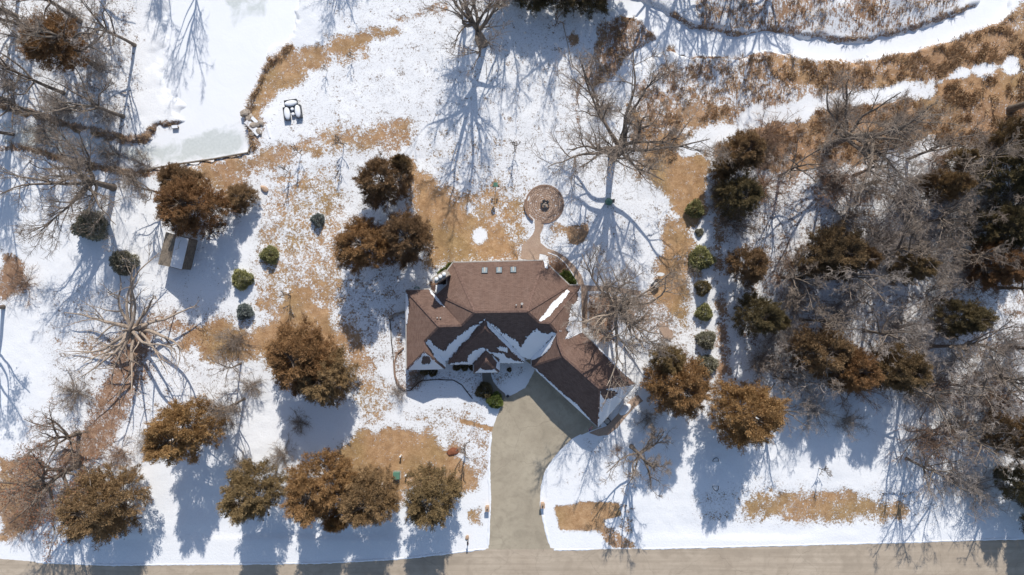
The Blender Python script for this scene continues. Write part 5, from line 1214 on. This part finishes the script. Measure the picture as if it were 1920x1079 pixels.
# seawall of boards along the near pond bank
def board_run(name, pts, hgt, thk, mat, label, cat, piece, step):
    t = empty(name, P(*pts[0]), label, cat); z = t.location.z
    for (x0, y0), (x1, y1) in zip(pts[:-1], pts[1:]):
        a, b = P(x0, y0), P(x1, y1); L = (b - a).length; k = max(1, int(L / step)); rz = math.atan2(b.y - a.y, b.x - a.x)
        for i in range(k):
            q = a.lerp(b, (i + .5) / k) - t.location; m = MB(); m.box((q.x, q.y, hgt / 2 - .1 + .01 * (i % 2)), (L / k * .97, thk, hgt), rz); m.build(piece, mat, t)
board_run("seawall", [(268, 320), (330, 309), (400, 299), (466, 287), (473, 268)], .40, .16, M_wood, "low wooden board seawall along the near edge of the frozen pond", "seawall", "board", 2.0)
smooth_edge = [(757, 584), (742, 588), (730, 596), (732, 606), (734, 640), (737, 664), (739, 700), (744, 722), (756, 734), (770, 732), (780, 722), (790, 714), (820, 712), (850, 713), (866, 722), (878, 738), (886, 748)]
board_run("garden_edging", smooth_edge, .22, .10, M_darksoil, "dark curved edging around the planting bed left and below the house", "edging", "edging_piece", 1.0)
board_run("low_wall", [(757, 652), (745, 662), (739, 682), (741, 706), (748, 722), (760, 731)], .30, .22, M_paver_edge, "curved brown stone kerb inside the bed at the house's lower left corner", "kerb", "stone", .55)
board_run("retaining_wall", [(730, 597), (742, 590), (758, 585)], .55, .30, M_rock, "short dark retaining wall left of the house", "wall", "stone", .5)
board_run("island_kerb", [(1027, 474), (1044, 480), (1060, 494), (1074, 514), (1080, 532)], .16, .12, M_snow, "snow capped curved kerb of the mulch bed beside the patio path", "kerb", "kerb_piece", .7)
# utility boxes and posts
t = empty("utility_box", P(744.5, 890), "green metal utility box between two roadside cedars", "utility box")
m = MB(); m.box((0, 0, .32), (.80, .80, .64), 0, .96); m.build("cabinet", M_green, t); m = MB(); m.box((0, -.02, .67), (.88, .90, .06)); m.build("lid", M_green, t); m = MB(); m.box((0, 0, .02), (1.1, 1.1, .08)); m.build("base_slab", M_rock, t)
for x, y, lb in [(762, 889, "thin white marker post right of the green utility box"), (752, 854, "white pedestal in the bare lawn above the green utility box")]:
    t = empty("marker_post", P(x, y), lb, "post", "white utility markers"); m = MB(); m.cyl((0, 0, 0), (0, 0, .75), .10, .10, 10); m.build("post", M_white, t); m = MB(); m.lathe((0, 0, .74), [(.13, 0), (.13, .12), (.06, .2)], 10); m.build("cap", M_white, t, True)
for x, y, lb in [(914, 951, "tan masonry entry pillar on the left side of the driveway mouth"), (1017, 945, "tan masonry entry pillar on the right side of the driveway mouth")]:
    t = empty("entry_pillar", P(x, y), lb, "pillar", "pillars at the driveway mouth"); m = MB(); m.box((0, 0, .45), (.46, .52, .9)); m.build("shaft", M_tan, t); m = MB(); m.box((0, 0, .93), (.58, .66, .09)); m.build("capstone", M_tan, t)
    m = MB(); m.lathe((0, 0, .97), [(.07, 0), (.10, .08), (.07, .2), (.02, .24)], 8); m.build("lantern", M_dark, t, True)
# mailbox beside the road
t = empty("mailbox", P(878, 1012), "dark mailbox on a post at the road edge left of the driveway", "mailbox"); m = MB(); m.box((0, 0, .55), (.10, .10, 1.1)); m.build("post", M_wood, t)
m = MB(); prof = [(-.11, 0), (.11, 0), (.11, .13), (.07, .20), (0, .23), (-.07, .20), (-.11, .13)]; y0, y1 = -.32, .16
m.add([(x, y0, 1.1 + z) for x, z in prof] + [(x, y1, 1.1 + z) for x, z in prof], [tuple(range(6, -1, -1)), tuple(range(7, 14))] + [(i, (i + 1) % 7, (i + 1) % 7 + 7, i + 7) for i in range(7)]); m.build("box", M_dark, t)
m = MB(); m.box((.13, -.1, 1.28), (.02, .05, .22)); m.build("flag", plain("red_flag", (.45, .05, .04)), t)
boulder(876, 1008, (.35, .25), "stone", "small brown stone at the foot of the mailbox", M_tan, seed=1.4, flat=.7)
# pole with bird feeders
t = empty("bird_feeder_pole", P(930, 352), "bird feeder pole with a green house on top, in a round bare patch", "bird feeder"); m = MB(); m.cyl((0, 0, 0), (0, 0, 2.2), .04, .035, 8); m.cyl((-.35, 0, 1.6), (.35, 0, 1.6), .02, .02, 6); m.build("pole", M_dark, t)
m = MB(); m.box((0, 0, 2.35), (.34, .34, .34)); m.build("bird_house", M_tan, t); m = MB(); m.add([(-.28, -.28, 2.5), (.28, -.28, 2.5), (.28, .28, 2.5), (-.28, .28, 2.5), (0, -.28, 2.74), (0, .28, 2.74)], [(0, 3, 2, 1), (0, 4, 5, 3), (1, 2, 5, 4), (0, 1, 4), (3, 5, 2)]); m.build("feeder_roof", M_green, t)
for s_ in (-1, 1): m = MB(); m.lathe((s_ * .33, 0, 1.15), [(.02, .42), (.09, .38), (.09, .05), (.13, .02), (.13, 0)], 8); m.build("feeder", M_dark, t, True)
# green egg shaped cooker
t = empty("cooker", P(1140, 380), "round green domed cooker on a dark stand below the big bare oak", "grill"); m = MB(); m.lathe((0, 0, .35), [(.20, 0), (.40, .15), (.48, .38), (.47, .46)], 18); m.build("bowl", M_green, t, True)
m = MB(); m.lathe((0, 0, .83), [(.48, 0), (.44, .16), (.30, .32), (.10, .38), (.09, .46), (.02, .47)], 18); m.build("dome", M_green, t, True); m = MB(); m.lathe((0, 0, .80), [(.51, 0), (.51, .04)], 18); m.build("band", M_dark, t)
for k in range(4): a = k * math.pi / 2 + .6; m = MB(); m.cyl((.45 * math.cos(a), .45 * math.sin(a), 0), (.38 * math.cos(a), .38 * math.sin(a), .6), .04, .04, 6); m.build("leg", M_dark, t)
m = MB(); m.box((.62, .1, .78), (.32, .5, .04)); m.build("shelf", M_wood, t)
# lying metal frame, hoops, thin pole, air conditioner, flag, deck things
t = empty("metal_frame", P(921, 160), "thin diamond shaped metal frame lying in the snow right of the top oak", "frame")
q = [P(x, y) - t.location for x, y in [(913, 155), (917, 180), (931, 158), (921, 146), (925, 124), (912, 122), (929, 138)]]
m = MB()
for a, b in ((0, 1), (1, 2), (2, 3), (3, 0)): m.cyl(q[a] + Vector((0, 0, .08)), q[b] + Vector((0, 0, .08)), .035, .035, 6)
m.build("frame_bar", M_dark, t); m = MB(); m.cyl(q[3] + Vector((0, 0, .08)), q[4] + Vector((0, 0, .5)), .03, .03, 6); m.cyl(q[0] + Vector((0, 0, .08)), q[5] + Vector((0, 0, .4)), .03, .03, 6); m.build("strut", M_dark, t)
for x, y, sgn, lb in [(1341, 862, 1, "upper dark hoop standing in the tree shadow near the road"), (1341, 914, -1, "lower dark hoop, opening upwards, above the roadside grass")]:
    t = empty("hoop", P(x, y), lb, "hoop", "pair of dark garden hoops"); pts = [Vector((.40 * math.cos(math.radians(a)), sgn * .55 * math.sin(math.radians(a)) - sgn * .2, .15 + .35 * math.sin(math.radians(a)))) for a in range(0, 181, 20)]; m = MB()
    for a, b in zip(pts[:-1], pts[1:]): m.cyl(a, b, .05, .05, 6)
    m.build("tube", M_dark, t)
    m = MB(); m.cyl(pts[0], pts[-1], .025, .025, 6); m.build("crossbar", M_dark, t)
for i, (x0, y0, x1, y1, r_, lb) in enumerate([(1055, 42, 1074, 128, .06, "long thin pale pole lying on the snow below the top evergreens"), (1076, 150, 1085, 205, .05, "thin fallen stem beside the brown bank"), (1385, 14, 1393, 4, .2, "upper short log by the creek bank"), (1392, 16, 1397, 8, .16, "lower short log by the creek bank")]):
    a, b = P(x0, y0), P(x1, y1); a.z = gz(x0, y0) + r_; b.z = gz(x1, y1) + r_; m = MB(); m.cyl(a - a, b - a, r_, r_ * .7, 8); o = m.build("fallen_log", M_pale, None, True); o.location = a; meta(o, lb, "log")
for x, y, lb in [(1137, 788, "grey air conditioner at the garage end, nearer the driveway"), (1228, 534, "small dark grill on the patio path right of the house")]:
    t = empty("air_conditioner" if x < 1200 else "grill", P(x, y), lb, "air conditioner" if x < 1200 else "grill", None, .75); m = MB(); m.box((0, 0, .4), (.8, .8, .75)); m.build("casing", M_dark, t); m = MB(); m.lathe((0, 0, .78), [(.33, 0), (.33, .03), (.1, .05)], 14); m.build("fan_guard" if x < 1200 else "lid", M_gutter, t)
t = empty("patio_table", P(1236, 515), "small white topped table on the grass right of the house", "table"); m = MB(); m.lathe((0, 0, .7), [(.55, 0), (.55, .06)], 16, 1, .45); m.build("table_top", M_white, t); m = MB(); m.cyl((0, 0, 0), (0, 0, .7), .06, .06, 8); m.build("leg", M_dark, t)
t = empty("flag", P(1101, 803), "small striped flag hanging from a pole at the garage corner", "flag", None, .5); m = MB(); m.cyl((0, 0, 0), (0, 0, 2.3), .03, .025, 6); m.build("pole", M_white, t)
M_r = plain("flag_red", (.5, .06, .06)); M_b = plain("flag_blue", (.04, .06, .25))
for i in range(7):
    m = MB(); m.add([(.02, 0, 2.2 - i * .11), (.75, .25, 2.0 - i * .11), (.75, .25, 1.89 - i * .11), (.02, 0, 2.09 - i * .11), (.02, .02, 2.2 - i * .11), (.75, .27, 2.0 - i * .11), (.75, .27, 1.89 - i * .11), (.02, .02, 2.09 - i * .11)], [(0, 1, 2, 3), (7, 6, 5, 4), (0, 4, 5, 1), (3, 2, 6, 7)]); m.build("stripe", M_r if i % 2 == 0 else M_white, t)
m = MB(); m.add([(.02, -.02, 2.21), (.3, .07, 2.13), (.3, .07, 1.78), (.02, -.02, 1.86), (.02, .04, 2.21), (.3, .13, 2.13), (.3, .13, 1.78), (.02, .04, 1.86)], [(0, 1, 2, 3), (7, 6, 5, 4), (0, 4, 5, 1), (3, 2, 6, 7)]); m.build("canton", M_b, t)
t = empty("planter", P(962, 742), "round dark planter pot beside the driveway's upper edge", "planter"); t.location = P(952, 742.5); m = MB(); m.lathe((0, 0, 0.01), [(.12, 0), (.18, .3), (.2, .32), (.16, .33)], 12); m.build("pot", M_dark, t, True)
t = empty("hose_reel", P(782, 541), "green garden hose coiled at the back of the left wing", "hose"); m = MB()
for k in range(3):
    pts = [Vector((.35 * math.cos(a / 8 * math.pi) * (1 - .12 * k), .2 * math.sin(a / 8 * math.pi), .08 + .06 * k)) for a in range(17)]
    for a, b in zip(pts[:-1], pts[1:]): m.cyl(a, b, .03, .03, 5)
m.build("coil", M_green, t)
t = empty("snow_mound", P(1172, 768), "oval snow covered planting spot beside the garage end", "snow mound"); m = MB(); m.lathe((0, 0, 0), [(1.0, 0), (.95, .12), (.6, .2), (.1, .22)], 18, 1.0, .55); m.build("snow_cap", M_snow, t, True); t.rotation_euler = (0, 0, .75)
